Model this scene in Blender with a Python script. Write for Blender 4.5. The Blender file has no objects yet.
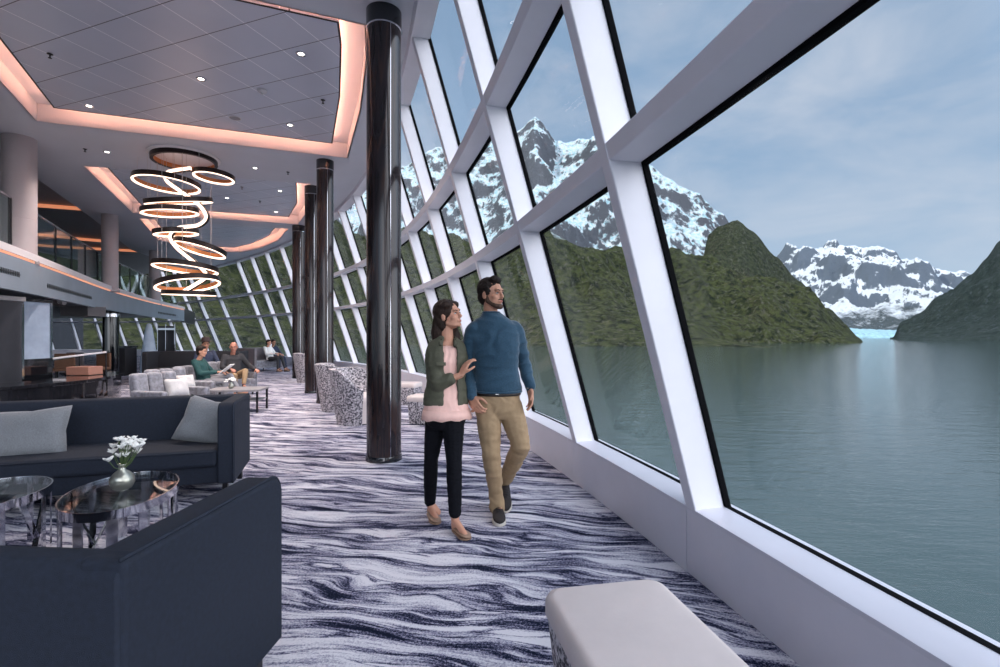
import bpy, math, random
from math import sin, cos, pi, radians
from mathutils import Vector, Matrix, noise
from mathutils.geometry import tessellate_polygon
random.seed(7)
SC = bpy.context.scene
COL = SC.collection
V3 = Vector
EYE = 1.38; F = 500.0; HY = 336.0

def P(px, py, Y):
    """a measured place: image position and distance -> metres"""
    return V3(((px-500)/F*Y, Y, EYE-(py-HY)*Y/F))

# ---------------------------------------------------------------- materials
def nt(m):
    m.use_nodes = True
    return m.node_tree
class NB:
    def __init__(s, tree): s.t = tree
    def n(s, typ, ins=None, **kw):
        d = s.t.nodes.new(typ)
        for k, v in kw.items(): setattr(d, k, v)
        for k, v in (ins or {}).items():
            sock = d.inputs[k]
            if hasattr(v, 'is_output') or isinstance(v, bpy.types.NodeSocket): s.t.links.new(v, sock)
            else: sock.default_value = v
        return d
    def math(s, op, a, b=0.0, c=0.0, clamp=False):
        d = s.n('ShaderNodeMath', {0: a, 1: b, 2: c}, operation=op); d.use_clamp = clamp
        return d.outputs[0]
    def ramp(s, fac, stops, interp='LINEAR'):
        d = s.n('ShaderNodeValToRGB', {0: fac}); r = d.color_ramp; r.interpolation = interp
        while len(r.elements) < len(stops): r.elements.new(0.5)
        for e, (p, c) in zip(r.elements, stops):
            e.position = p; e.color = (*c, 1) if len(c) == 3 else c
        return d.outputs[0]
    def mix(s, fac, a, b, blend='MIX'):
        d = s.n('ShaderNodeMix', data_type='RGBA', blend_type=blend)
        for k, v in ((0, fac), (6, a), (7, b)):
            sock = d.inputs[k]
            if isinstance(v, bpy.types.NodeSocket): s.t.links.new(v, sock)
            else: sock.default_value = (*v, 1) if isinstance(v, tuple) and len(v) == 3 else v
        return d.outputs[2]
    def noise(s, vec, scale, detail=3, rough=.5, dist=0, typ='FBM'):
        d = s.n('ShaderNodeTexNoise', {'Scale': scale, 'Detail': detail, 'Roughness': rough, 'Distortion': dist})
        if vec is not None: s.t.links.new(vec, d.inputs['Vector'])
        return d.outputs[0]
    def mapping(s, vec, scale=(1,1,1), rot=(0,0,0), loc=(0,0,0)):
        d = s.n('ShaderNodeMapping', {'Scale': scale, 'Rotation': rot, 'Location': loc}); s.t.links.new(vec, d.inputs['Vector'])
        return d.outputs[0]
    def obj(s): return s.n('ShaderNodeTexCoord').outputs['Object']
    def bump(s, h, strength, dist=.01):
        return s.n('ShaderNodeBump', {'Height': h, 'Strength': strength, 'Distance': dist}).outputs[0]

def pbsdf(m): return [n for n in m.node_tree.nodes if n.type == 'BSDF_PRINCIPLED'][0]
def mat(name, col, rough=.5, metal=0, coat=0, spec=.5, var=.0, vscale=20, bump=0, bscale=200, emit=None, estr=0, sheen=0):
    m = bpy.data.materials.new(name); t = nt(m); b = NB(t); p = pbsdf(m)
    p.inputs['Base Color'].default_value = (*col, 1); p.inputs['Roughness'].default_value = rough
    p.inputs['Metallic'].default_value = metal; p.inputs['Coat Weight'].default_value = coat
    p.inputs['Specular IOR Level'].default_value = spec
    if sheen: p.inputs['Sheen Weight'].default_value = sheen; p.inputs['Sheen Roughness'].default_value = .4
    o = b.obj()
    if var:
        f = b.noise(o, vscale, 4, .6)
        c = b.mix(b.ramp(f, [(.3, (0,0,0)), (.7, (1,1,1))]), tuple(x*(1-var) for x in col), tuple(min(1, x*(1+var)) for x in col))
        t.links.new(c, p.inputs['Base Color'])
    if bump:
        t.links.new(b.bump(b.noise(o, bscale, 3, .6), bump, .004), p.inputs['Normal'])
    if emit:
        p.inputs['Emission Color'].default_value = (*emit, 1); p.inputs['Emission Strength'].default_value = estr
    return m

M = {}
M['white'] = mat('white_paint', (.80,.79,.84), .38, var=.03, vscale=3)
M['sillwhite'] = mat('white_sill_paint', (.72,.71,.77), .35, var=.03, vscale=3)
M['gasket'] = mat('black_gasket', (.005,.005,.006), .9, spec=.05)
M['soffit'] = mat('ceiling_paint', (.56,.58,.63), .5, var=.03, vscale=1.5)
M['column'] = mat('grey_column_paint', (.42,.37,.38), .5, var=.04, vscale=4)
M['fascia'] = mat('balcony_metal', (.30,.36,.43), .42, metal=.2, var=.08, vscale=1.3)
M['capwhite'] = mat('balcony_cap', (.75,.72,.74), .4)
M['copper'] = mat('copper_strip', (.85,.32,.14), .3, metal=.6)
M['navy'] = mat('navy_upholstery', (.007,.012,.025), .85, var=.25, vscale=60, bump=.5, bscale=500)
M['blackuph'] = mat('black_upholstery', (.010,.011,.016), .7, var=.2, vscale=50)
M['darkmetal'] = mat('dark_metal', (.02,.02,.024), .35, metal=.6)
M['chrome'] = mat('chrome', (.62,.62,.66), .10, metal=1)
M['bronze'] = mat('dark_bronze', (.025,.017,.016), .35, metal=.7)
M['bronzein'] = mat('ring_inner_bronze', (.60,.24,.09), .35, metal=.6)
M['led'] = mat('led_diffuser', (1,.85,.75), .5, emit=(1.0,.72,.56), estr=2.2)
M['ledstrip'] = mat('led_strip', (1,.7,.5), .5, emit=(1.0,.52,.36), estr=20)
M['ledorange'] = mat('led_strip_orange', (1,.6,.4), .5, emit=(1.0,.34,.16), estr=.6)
M['lamp'] = mat('lamp_lens', (1,1,1), .5, emit=(1,.9,.82), estr=9)
M['wire'] = mat('wire', (.55,.5,.5), .4, metal=.6)
M['cushion'] = mat('white_leather', (.70,.61,.58), .5, var=.05, vscale=5, bump=.2, bscale=90)
M['pillow'] = mat('grey_linen', (.19,.20,.215), .9, var=.25, vscale=160, bump=.6, bscale=300, sheen=.3)
M['pillowwhite'] = mat('white_pillow', (.6,.58,.57), .9, var=.1, vscale=60)
M['greyvelvet'] = mat('grey_velvet', (.22,.22,.25), .7, var=.45, vscale=14, sheen=.5)
M['greyshell'] = mat('grey_chair_shell', (.18,.16,.17), .6, var=.15, vscale=20)
M['greytable'] = mat('grey_table', (.28,.27,.28), .4, var=.1)
M['blackgloss'] = mat('black_gloss', (.008,.009,.012), .08, coat=.5)
M['darkwall'] = mat('dark_panelling', (.03,.032,.04), .4, var=.2, vscale=3)
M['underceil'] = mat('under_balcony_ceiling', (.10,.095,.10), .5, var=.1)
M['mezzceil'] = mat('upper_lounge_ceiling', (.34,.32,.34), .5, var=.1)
M['brownuph'] = mat('brown_upholstery', (.20,.10,.06), .7, var=.1)
M['rose'] = mat('copper_tray', (.55,.27,.20), .3, metal=.3)
M['vase'] = mat('pewter_vase', (.42,.42,.36), .28, metal=.85)
M['petal'] = mat('white_petal', (.85,.85,.82), .6)
M['stem'] = mat('flower_stem', (.08,.13,.04), .6)
M['plastic'] = mat('white_plastic', (.6,.6,.62), .4)
# people
M['skinm'] = mat('skin_man', (.50,.25,.16), .5, var=.06, vscale=20)
M['skinw'] = mat('skin_woman', (.58,.29,.19), .5, var=.06, vscale=20)
M['skinb'] = mat('skin_ruddy', (.50,.22,.15), .5)
M['hairdark'] = mat('dark_brown_hair', (.014,.008,.006), .65, spec=.25, var=.4, vscale=70, bump=.6, bscale=120)
M['hairbrown'] = mat('brown_hair', (.026,.014,.010), .6, spec=.25, var=.4, vscale=70, bump=.6, bscale=120)
M['eyewhite'] = mat('eye_white', (.8,.78,.75), .3)
M['iris'] = mat('iris', (.02,.012,.01), .2)
M['lip'] = mat('lips', (.42,.13,.11), .5)
M['beard'] = mat('beard', (.06,.030,.018), .8, var=.3, vscale=150)
M['sweater'] = mat('blue_sweater', (.020,.060,.100), .9, var=.25, vscale=120, bump=.4, bscale=400, sheen=.3)
M['khaki'] = mat('khaki_cotton', (.33,.225,.125), .8, var=.08, vscale=30, bump=.2, bscale=300)
M['olive'] = mat('olive_jacket', (.075,.075,.048), .75, var=.18, vscale=25, bump=.3, bscale=120)
M['blush'] = mat('blush_blouse', (.80,.50,.43), .7, var=.06, vscale=20)
M['jeans'] = mat('black_denim', (.004,.0045,.007), .85, spec=.15, var=.3, vscale=60)
M['tan'] = mat('tan_leather', (.30,.19,.13), .5)
M['shoe'] = mat('dark_suede', (.018,.013,.013), .8)
M['sole'] = mat('white_sole', (.6,.55,.48), .6)
M['belt'] = mat('dark_belt', (.012,.008,.007), .4)
M['metal'] = mat('silver_metal', (.7,.68,.65), .25, metal=1)
M['teal'] = mat('teal_knit', (.014,.065,.065), .85)
M['greycloth'] = mat('grey_trousers', (.25,.25,.27), .8)
M['charcoal'] = mat('charcoal_knit', (.035,.035,.04), .85)
M['denimblue'] = mat('blue_shirt', (.02,.03,.065), .8)
M['paper'] = mat('white_paper', (.8,.8,.78), .7)
M['straw'] = mat('dark_hat_felt', (.05,.03,.03), .8)

def m_pillar():
    m = mat('black_pillar_reflections', (.02,.014,.014), .12, spec=.45); t = m.node_tree; b = NB(t); p = pbsdf(m)
    o = b.mapping(b.obj(), (4.5, 4.5, .4))
    n1 = b.noise(o, 1.0, 3, .55, 1.2)
    w = b.math('FRACT', b.math('MULTIPLY', n1, 7.0))
    c = b.ramp(w, [(0, (.012,.010,.012)), (.55, (.022,.016,.018)), (.8, (.036,.020,.017)), (1, (.016,.012,.014))])  # wavy brown bands in the colour stand in for warm reflections
    t.links.new(c, p.inputs['Base Color']); return m
M['pillar'] = m_pillar()

def m_speckle():
    m = mat('speckled_fabric', (.5,.5,.5), .8); t = m.node_tree; b = NB(t); p = pbsdf(m); o = b.obj()
    n1 = b.noise(o, 42, 3, .7, .4)
    c = b.ramp(n1, [(.38, (.02,.02,.03)), (.47, (.12,.11,.13)), (.53, (.50,.47,.50)), (.62, (.70,.66,.68))])
    t.links.new(c, p.inputs['Base Color']); return m
M['speckle'] = m_speckle()

def m_carpet():
    m = mat('carpet_wool', (.3,.3,.4), .95, spec=.08); t = m.node_tree; b = NB(t); p = pbsdf(m)
    o = b.obj()
    d1 = b.noise(b.mapping(o, (.9, 1.5, 1)), 1.0, 2, .5)
    sep = b.n('ShaderNodeSeparateXYZ', {0: o})
    y2 = b.math('ADD', b.math('ADD', sep.outputs[1], b.math('MULTIPLY', sep.outputs[0], .17)), b.math('MULTIPLY', d1, .55))
    q = b.n('ShaderNodeCombineXYZ', {0: sep.outputs[0], 1: y2, 2: 0.0}).outputs[0]
    n1 = b.noise(b.mapping(q, (.9, 9.5, 1)), 1.0, 7, .66, .35)
    n2 = b.noise(b.mapping(q, (1.0, 7.0, 1), loc=(7,3,0)), 1.0, 4, .55, .4)
    rid = b.math('ABSOLUTE', b.math('SUBTRACT', n2, .5))
    rid = b.math('DIVIDE', rid, .035, clamp=True)
    streak = b.noise(b.mapping(q, (4.5, 60, 1)), 1.0, 4, .7, .4)
    grain = b.noise(o, 85, 2, .9)
    v = b.math('ADD', b.math('MULTIPLY', b.math('SUBTRACT', n1, .5), 4.2), .64)
    v = b.math('ADD', v, b.math('MULTIPLY', b.math('SUBTRACT', streak, .5), 1.1))
    v = b.math('MULTIPLY', v, b.math('ADD', .30, b.math('MULTIPLY', rid, .70)))
    v = b.math('ADD', v, b.math('MULTIPLY', b.math('SUBTRACT', grain, .5), 1.6))
    c = b.ramp(v, [(.0, (.006,.009,.022)), (.20, (.014,.019,.045)), (.36, (.10,.10,.165)), (.58, (.32,.31,.40)), (.85, (.57,.56,.61)), (1, (.69,.67,.71))])
    t.links.new(c, p.inputs['Base Color'])
    t.links.new(b.bump(grain, .4, .005), p.inputs['Normal'])
    return m
M['carpet'] = m_carpet()

def m_tiles():
    m = mat('metal_ceiling_tiles', (.40,.42,.47), .36, metal=.25); t = m.node_tree; b = NB(t); p = pbsdf(m)
    o = b.mapping(b.obj(), (1,1,1), (0, 0, radians(20.3)))
    sep = b.n('ShaderNodeSeparateXYZ', {0: o})
    def line(ax, off):
        f = b.math('FRACT', b.math('ADD', b.math('DIVIDE', sep.outputs[ax], .6), off))
        d = b.math('ABSOLUTE', b.math('SUBTRACT', f, .5))
        return b.math('GREATER_THAN', d, .490), f
    la, fa = line(0, .30); lb, fb = line(1, .35)
    base = b.mix(b.noise(o, 1.1, 2, .5), (.50,.54,.62), (.60,.64,.72))
    c = b.mix(la, base, (.92,.93,.97)); c = b.mix(lb, c, (.13,.13,.15))  # joints along one axis painted bright as a highlight, the others dark
    t.links.new(c, p.inputs['Base Color']); return m
M['tiles'] = m_tiles()

def m_glass(name, tint, refl=.9, rough=0.0, coat=1.0):
    m = bpy.data.materials.new(name); t = nt(m); t.nodes.clear(); b = NB(t)
    tr = b.n('ShaderNodeBsdfTransparent', {0: (*tint, 1)})
    gl = b.n('ShaderNodeBsdfGlossy', {'Roughness': rough, 'Color': (refl, refl, refl, 1)})
    bf = b.n('ShaderNodeNewGeometry').outputs['Backfacing']
    fr = b.n('ShaderNodeFresnel', {'IOR': b.math('ADD', 1.25, b.math('MULTIPLY', bf, 1/1.25-1.25))})
    mx = b.n('ShaderNodeMixShader', {0: b.math('MULTIPLY', fr.outputs[0], coat), 1: tr.outputs[0], 2: gl.outputs[0]})
    out = b.n('ShaderNodeOutputMaterial'); t.links.new(mx.outputs[0], out.inputs[0])
    return m
M['glass'] = m_glass('window_glass', (.975,.985,.985), .9, 0.0, .22)
M['railglass'] = m_glass('rail_glass', (.80,.90,.90), .9)
def m_frost(name, col, a):
    m = bpy.data.materials.new(name); t = nt(m); t.nodes.clear(); b = NB(t)
    tr = b.n('ShaderNodeBsdfTransparent', {0: (.85,.93,.97,1)})
    pr = b.n('ShaderNodeBsdfPrincipled', {'Base Color': (*col, 1), 'Roughness': .12})
    nf = b.noise(b.mapping(b.obj(), (1.5,1.5,1.5)), 1.5, 3, .6)
    fac = b.math('ADD', b.math('MULTIPLY', nf, .5), a-.25, clamp=True)
    mx = b.n('ShaderNodeMixShader', {0: fac, 1: tr.outputs[0], 2: pr.outputs[0]})
    out = b.n('ShaderNodeOutputMaterial'); t.links.new(mx.outputs[0], out.inputs[0]); return m
M['frost'] = m_frost('tinted_cabinet_glass', (.50,.60,.75), .6)
M['tableglass'] = m_glass('table_top_glass', (.72,.76,.76), .95)

# ---------------------------------------------------------------- mesh helpers
def link(name, me, parent=None, loc=None):
    o = bpy.data.objects.new(name, me); COL.objects.link(o)
    if loc is not None: o.location = loc
    if parent is not None:
        o.parent = parent
        o.matrix_parent_inverse = Matrix.LocRotScale(parent.location, parent.rotation_euler, None).inverted()
    return o
def mk(name, G, m, parent=None, smooth=False, bevel=0, seg=3, sub=0, angle=None, mats=None, mi=None, solid=0):
    Vs, Fs = G
    me = bpy.data.meshes.new(name); me.from_pydata([tuple(v) for v in Vs], [], Fs); me.update()
    for x in (mats or [m]): me.materials.append(x)
    if mi: me.polygons.foreach_set('material_index', mi)
    import bmesh
    bm = bmesh.new(); bm.from_mesh(me); bmesh.ops.recalc_face_normals(bm, faces=bm.faces); bm.to_mesh(me); bm.free()
    if smooth or bevel: me.polygons.foreach_set('use_smooth', [True]*len(me.polygons))
    if angle: me.set_sharp_from_angle(angle=radians(angle))
    o = link(name, me, parent)
    if solid: q = o.modifiers.new('t', 'SOLIDIFY'); q.thickness = solid; q.offset = 0
    if bevel:
        q = o.modifiers.new('b', 'BEVEL'); q.width = bevel; q.segments = seg; q.limit_method = 'ANGLE'; q.angle_limit = radians(35); q.harden_normals = True
    if sub: q = o.modifiers.new('s', 'SUBSURF'); q.levels = sub; q.render_levels = sub
    return o
def thing(name, loc, label, cat, group=None, rz=0, kind=None):
    o = bpy.data.objects.new(name, None); COL.objects.link(o); o.location = loc; o.rotation_euler = (0,0,rz)
    o.empty_display_size = .1
    return tag(o, label, cat, group, kind)
def tag(o, label, cat, group=None, kind=None):
    o['label'] = label; o['category'] = cat
    if group: o['group'] = group
    if kind: o['kind'] = kind
    return o
def struct(o, label=None):
    o['kind'] = 'structure'
    if label: o['label'] = label
    return o
def dup(root, loc, rz=None, label=None, group=None):
    def cp(o, par):
        c = o.copy(); COL.objects.link(c)
        if par: c.parent = par; c.matrix_parent_inverse = o.matrix_parent_inverse.copy()
        for ch in list(o.children): cp(ch, c)
        return c
    r = cp(root, None); r.location = loc
    if rz is not None: r.rotation_euler = (0,0,rz)
    if label: r['label'] = label
    if group: r['group'] = group
    return r
def merge(*gs):
    Vs, Fs = [], []
    for v, f in gs:
        o = len(Vs); Vs += list(v); Fs += [tuple(i+o for i in q) for q in f]
    return Vs, Fs
def xf(G, loc=(0,0,0), rz=0, R=None, sc=1):
    R = R or Matrix.Rotation(rz, 3, 'Z'); L = V3(loc)
    return [R @ (V3(v)*sc) + L for v in G[0]], G[1]
def box(x0,x1,y0,y1,z0,z1):
    v = [V3((x,y,z)) for z in (z0,z1) for y in (y0,y1) for x in (x0,x1)]
    return v, [(0,2,3,1),(4,5,7,6),(0,1,5,4),(2,6,7,3),(0,4,6,2),(1,3,7,5)]
def loft(rings, cap=True, close=False):
    n = len(rings[0]); Vs = [V3(p) for r in rings for p in r]; Fs = []
    m = len(rings)
    for i in range(m if close else m-1):
        a, b = i*n, ((i+1) % m)*n
        for j in range(n):
            k = (j+1) % n; Fs.append((a+j, a+k, b+k, b+j))
    if cap and not close: Fs.append(tuple(range(n-1,-1,-1))); Fs.append(tuple((m-1)*n+j for j in range(n)))
    return Vs, Fs
def strip(rows):
    """open sheet: rows of points"""
    n = len(rows[0]); Vs = [V3(p) for r in rows for p in r]
    return Vs, [(i*n+j, i*n+j+1, (i+1)*n+j+1, (i+1)*n+j) for i in range(len(rows)-1) for j in range(n-1)]
def frame(d):
    d = V3(d).normalized(); up = V3((0,0,1)) if abs(d.z) < .95 else V3((0,1,0))
    a = d.cross(up).normalized(); return a, a.cross(d).normalized()
def tube(path, r, n=12, closed=False, cap=True):
    path = [V3(p) for p in path]; rings = []
    N = len(path); a0 = None
    for i, p in enumerate(path):
        if closed: d = path[(i+1) % N]-path[i-1]
        else: d = path[min(i+1,N-1)]-path[max(i-1,0)]
        d.normalize()
        if a0 is None: a, b = frame(d)
        else:
            a = (a0 - d*a0.dot(d)).normalized(); b = a.cross(d).normalized()
        a0 = a
        rr = r[i] if isinstance(r, (list, tuple)) else r
        rings.append([p+a*cos(2*pi*k/n)*rr+b*sin(2*pi*k/n)*rr for k in range(n)])
    return loft(rings, cap, closed)
def lathe(prof, c=(0,0,0), n=32):
    c = V3(c)
    return loft([[c+V3((r*cos(2*pi*k/n), r*sin(2*pi*k/n), z)) for k in range(n)] for r, z in prof])
def prism(poly, z0, z1):
    return loft([[(x,y,z0) for x,y in poly], [(x,y,z1) for x,y in poly]])
def poly_holes(outer, holes, z):
    loops = [[V3((x,y,z)) for x,y in outer]]+[[V3((x,y,z)) for x,y in h] for h in holes]
    tris = tessellate_polygon(loops); flat = [p for l in loops for p in l]
    return flat, [tuple(t) for t in tris]
def catmull(pts, n=8):
    pts = [V3(p) for p in pts]; q = [pts[0]*2-pts[1]]+pts+[pts[-1]*2-pts[-2]]; out = []
    for i in range(1, len(q)-2):
        for k in range(n):
            t = k/n; a,b,c,d = q[i-1:i+3]
            out.append(.5*((2*b)+(c-a)*t+(2*a-5*b+4*c-d)*t*t+(3*b-a-3*c+d)*t**3))
    out.append(pts[-1]); return out
def ellipsoid(c, r, R=None, n=16, m=10):
    c = V3(c); R = R or Matrix.Identity(3); rings = []
    for i in range(m+1):
        th = pi*(i+.02)/(m+.04); rings.append([c+R@V3((r[0]*sin(th)*cos(2*pi*k/n), r[1]*sin(th)*sin(2*pi*k/n), -r[2]*cos(th))) for k in range(n)])
    return loft(rings)
def cap(p0, p1, r0, r1=None, n=12):
    """tapered capsule"""
    p0, p1 = V3(p0), V3(p1); r1 = r0 if r1 is None else r1
    d = (p1-p0); L = d.length
    if L < 1e-6: return ellipsoid(p0, (r0,)*3)
    d /= L; a, b = frame(d); rings = []
    for i in range(5):
        th = pi/2*i/4+.03*(i == 0); rings.append((p0-d*cos(th)*r0, sin(th)*r0))
    for i in range(5):
        th = pi/2*i/4; th = min(th, pi/2-.03); rings.append((p1+d*sin(th)*r1, cos(th)*r1))
    return loft([[c+a*cos(2*pi*k/n)*r+b*sin(2*pi*k/n)*r for k in range(n)] for c, r in rings])
def chain(pts):
    """pts: (Vector, r)"""
    return [cap(a[0], b[0], a[1], b[1]) for a, b in zip(pts, pts[1:])]
def organic(name, parts, vox, m, parent=None, smooth=4, wr=0, wscale=12, wstretch=(1,1,1)):
    G = merge(*parts)
    me = bpy.data.meshes.new(name+'_src'); me.from_pydata([tuple(v) for v in G[0]], [], G[1]); me.update()
    import bmesh
    bm = bmesh.new(); bm.from_mesh(me)
    bmesh.ops.recalc_face_normals(bm, faces=bm.faces); bm.to_mesh(me); bm.free()
    o = bpy.data.objects.new(name+'_src', me); COL.objects.link(o)
    q = o.modifiers.new('r', 'REMESH'); q.mode = 'VOXEL'; q.voxel_size = vox
    if smooth: q = o.modifiers.new('s', 'SMOOTH'); q.factor = .5; q.iterations = smooth
    bpy.context.view_layer.update(); dg = bpy.context.evaluated_depsgraph_get()
    me2 = bpy.data.meshes.new_from_object(o.evaluated_get(dg)); me2.name = name
    bpy.data.objects.remove(o); bpy.data.meshes.remove(me)
    if wr:
        ns = [v.normal.copy() for v in me2.vertices]
        for v, nn in zip(me2.vertices, ns):
            c = v.co; q = V3((c.x*wstretch[0], c.y*wstretch[1], c.z*wstretch[2]))*wscale
            d = 1-2*abs(noise.noise(q+V3((noise.noise(q*.6)*1.5,0,0))))
            v.co = c+nn*(d*wr)
    me2.materials.clear(); me2.materials.append(m)
    me2.polygons.foreach_set('use_smooth', [True]*len(me2.polygons))
    return link(name, me2, parent)

# ---------------------------------------------------------------- the curved window wall
def HEAD(q):
    if q < 0: return .19904+.0169064*q
    e = 0
    if q > 37: e += (q-37)*.045
    if q > 25: e += (q-25)*.0112; q = 25
    return .19904+.0169064*q+.0019712*q*q/2-.0001761*q**3/6+e
_pc = {}
def _build(sign):
    X, Y, q = 1.0955, 2.9364, 0.0; d = .02*sign; L = [(X, Y)]
    for i in range(3600):
        a = HEAD(q+d/2); X -= sin(a)*d; Y += cos(a)*d; q += d; L.append((X, Y))
    return L
PF, PB = _build(1), _build(-1)
def path(s):
    L = PF if s >= 0 else PB; f = abs(s)/.02; i = min(int(f), len(L)-2); f -= i
    a, b = L[i], L[i+1]; return a[0]+(b[0]-a[0])*f, a[1]+(b[1]-a[1])*f
DS = 1.87; Z0, Z1, Z2, ZC = .39, 2.36, 3.431, 5.0
def W(s, z, off=0.0):
    X, Y = path(s); a = HEAD(s); h = max(z-Z0, 0); t = .2903+.00731*min(max(s/DS, 0), 16)
    w = off-t*h; u = -.039*h
    return V3((X+cos(a)*w-sin(a)*u, Y+sin(a)*w+cos(a)*u, z))
K0, K1 = -3, 32
def krange(a, b, st=.25):
    n = int(round((b-a)/st)); return [DS*(a+(b-a)*i/n) for i in range(n+1)]
skip = {15, 17}
def seg_top(k): return 5.0 if k < 17 else 5.35
# sill: front panels with seams, sloping top
gs = []
for k in range(K0, K1):
    ss = [DS*k+.004, DS*(k+.33), DS*(k+.66), DS*(k+1)-.004]
    gs.append(loft([[W(s,0,0), W(s,.375,0), W(s,.375,.03), W(s,0,.03)] for s in ss]))
ss = krange(K0, K1, .33)
gs.append(loft([[W(s,0,.02), W(s,.372,.02), W(s,.37,.3), W(s,0,.3)] for s in ss]))
gs.append(loft([[W(s,.36,.0)+V3((0,0,0)), W(s,.385,-.004), W(s,.393,.02), W(s,.40,.23), W(s,.36,.23)] for s in ss]))
struct(mk('wall_right', merge(*gs), M['sillwhite'], angle=30), 'low white curved sill wall under the slanted windows')
def transom(n, zc, hh=.045):
    ss = krange(K0, K1, .25)
    rings = [[W(s,zc-hh,0), W(s,zc+hh,0), W(s,zc+hh,.185), W(s,zc-hh,.185)] for s in ss]
    o = mk(f'trim_{n}', loft(rings), M['white'], bevel=.008, seg=2)
    return struct(o)
transom(1, Z1); transom(2, Z2)
struct(mk('trim_3', loft([[W(s,4.93,-.02), W(s,5.0,-.02), W(s,5.0,.2), W(s,4.93,.2)] for s in krange(K0, 17)]), M['white']))
nn = 4
for k in range(K0, K1+1):
    if k in skip: continue
    ctr = k*DS; w = .10; thick = 1.0
    if k == 16: ctr += .3*DS; thick = 1.7
    if k == 18: thick = 2.6
    rings = []
    for z in (.375, 1.4, Z1, Z2, 4.2, seg_top(k)):
        s0, s1 = ctr-w*thick, ctr
        rings.append([W(s0,z,-.006), W(s1,z,-.006), W(s1,z,.185), W(s0,z,.185)])
    o = mk('mullion', loft(rings), M['white'] if k not in (16, 18) else M['soffit'], bevel=.01, seg=2); struct(o); nn += 1
# glazing bays
kb = [k for k in range(K0, K1+1) if k not in skip]; wi = 1
for a, b in zip(kb, kb[1:]):
    sa = a*DS + (.3*DS if a == 16 else 0); sb = b*DS-.10 + (.3*DS if b == 16 else 0)
    zs = [(.40, Z1-.045), (Z1+.045, Z2-.045), (Z2+.045, seg_top(a))]
    root = bpy.data.objects.new(f'window_{wi}', None); COL.objects.link(root); root.location = W(sa, .4, .2); struct(root); wi += 1
    for z0, z1 in zs:
        n = 3 if b-a == 1 else 5
        S = [sa+(sb-sa)*i/n for i in range(n+1)]
        mk('pane', strip([[W(s,z0,.20), W(s,z1,.20)] for s in S]), M['glass'], root, solid=.01)
        g = .014
        def bar(s0, s1, za, zb):
            m = 3; T = [s0+(s1-s0)*i/m for i in range(m+1)]
            return loft([[W(s,za,.182), W(s,zb,.182), W(s,zb,.215), W(s,za,.215)] for s in T])
        mk('gasket', merge(bar(sa,sb,z0-.012,z0+.002), bar(sa,sb,z1-g,z1+.01), bar(sa-.02,sa+g,z0,z1), bar(sb-g,sb+.02,z0,z1)), M['gasket'], root)

# ---------------------------------------------------------------- floor
rb = [tuple(W(s,0,.28)[:2]) for s in krange(K0, K1, .5)]
outer = rb+[(-40,rb[-1][1]),(-40,-4)]
struct(mk('floor', merge(poly_holes(outer, [], 0), poly_holes(outer, [], -.3)), M['carpet']))

# ---------------------------------------------------------------- ceiling with three lit coves
R1 = [(-7.8,8.42),(-3.11,10.17),(-2.23,7.97),(-1.76,6.56),(-1.58,5.82),(-5.55,4.23)]
R2 = [(-8.86,10.65),(-10.8,14.7),(-6.55,16.2),(-5.45,14.25),(-4.52,11.9)]
R3 = [(-11.1,15.4),(-12.9,18.9),(-12.4,21.2),(-11.3,21.65),(-9.9,20.6),(-8.4,18.9),(-7.17,16.9)]
LB = [(-17.4,28.3),(-15.5,21),(-12.5,15.3),(-10.6,11.4),(-9.7,9.7),(-8.2,6.5),(-7.2,3),(-7,-4)]
rt = [tuple(W(s,5.0,.02)[:2]) for s in krange(K0, 17.6, .4)]
cout = rt+LB
struct(mk('ceiling', poly_holes(cout, [R1,R2,R3], 5.0), M['soffit']))
def inset(poly, d):
    c = poly; n = len(c); area = sum(c[i][0]*c[(i+1)%n][1]-c[(i+1)%n][0]*c[i][1] for i in range(n)); sg = 1 if area > 0 else -1; out = []
    for i in range(n):
        p0, p1, p2 = V3((*c[i-1],0)), V3((*c[i],0)), V3((*c[(i+1)%n],0))
        e1 = (p1-p0).normalized(); e2 = (p2-p1).normalized(); n1 = V3((-e1.y,e1.x,0))*sg; n2 = V3((-e2.y,e2.x,0))*sg
        b = (n1+n2); b = b/(b.length_squared/2); q = p1+b*d; out.append((q.x,q.y))
    return out
def ringstrip(A, zA, B, zB):
    n = len(A); Vs = [(x,y,zA) for x,y in A]+[(x,y,zB) for x,y in B]
    return Vs, [(i,(i+1)%n,n+(i+1)%n,n+i) for i in range(n)]
for i, (R, zr) in enumerate(((R1,5.15),(R2,5.15),(R3,5.15))):
    I = inset(R, .30); I2 = inset(R, .36)
    G = merge(ringstrip(R, 5.0, R, 5.30), ringstrip(R, 5.30, inset(R, .9), 5.30), ringstrip(R, 5.0, inset(R,-.02), 5.0))
    struct(mk(f'trim_{10+i}', G, M['capwhite']))
    raft = struct(mk('ceiling_panel', merge(poly_holes(I, [], zr), ringstrip(I, zr, I, zr+.03), poly_holes(I, [], zr+.03)), M['tiles']))
    struct(mk('ceiling_panel_edge', merge(ringstrip(I, zr-.004, inset(R,.325), zr-.004), ringstrip(I, zr-.004, I, zr+.002)), M['darkmetal']))
    st = mk('light_strip', merge(ringstrip(I2, zr+.032, I2, zr+.06), ringstrip(inset(R,.375), zr+.032, inset(R,.375), zr+.06)), M['ledstrip'])
    tag(st, ['warm light strip around the nearest tiled ceiling panel','warm light strip around the tiled ceiling panel behind the ring chandelier','warm light strip around the farthest tiled ceiling panel'][i], 'light strip', 'cove light strips')
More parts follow.
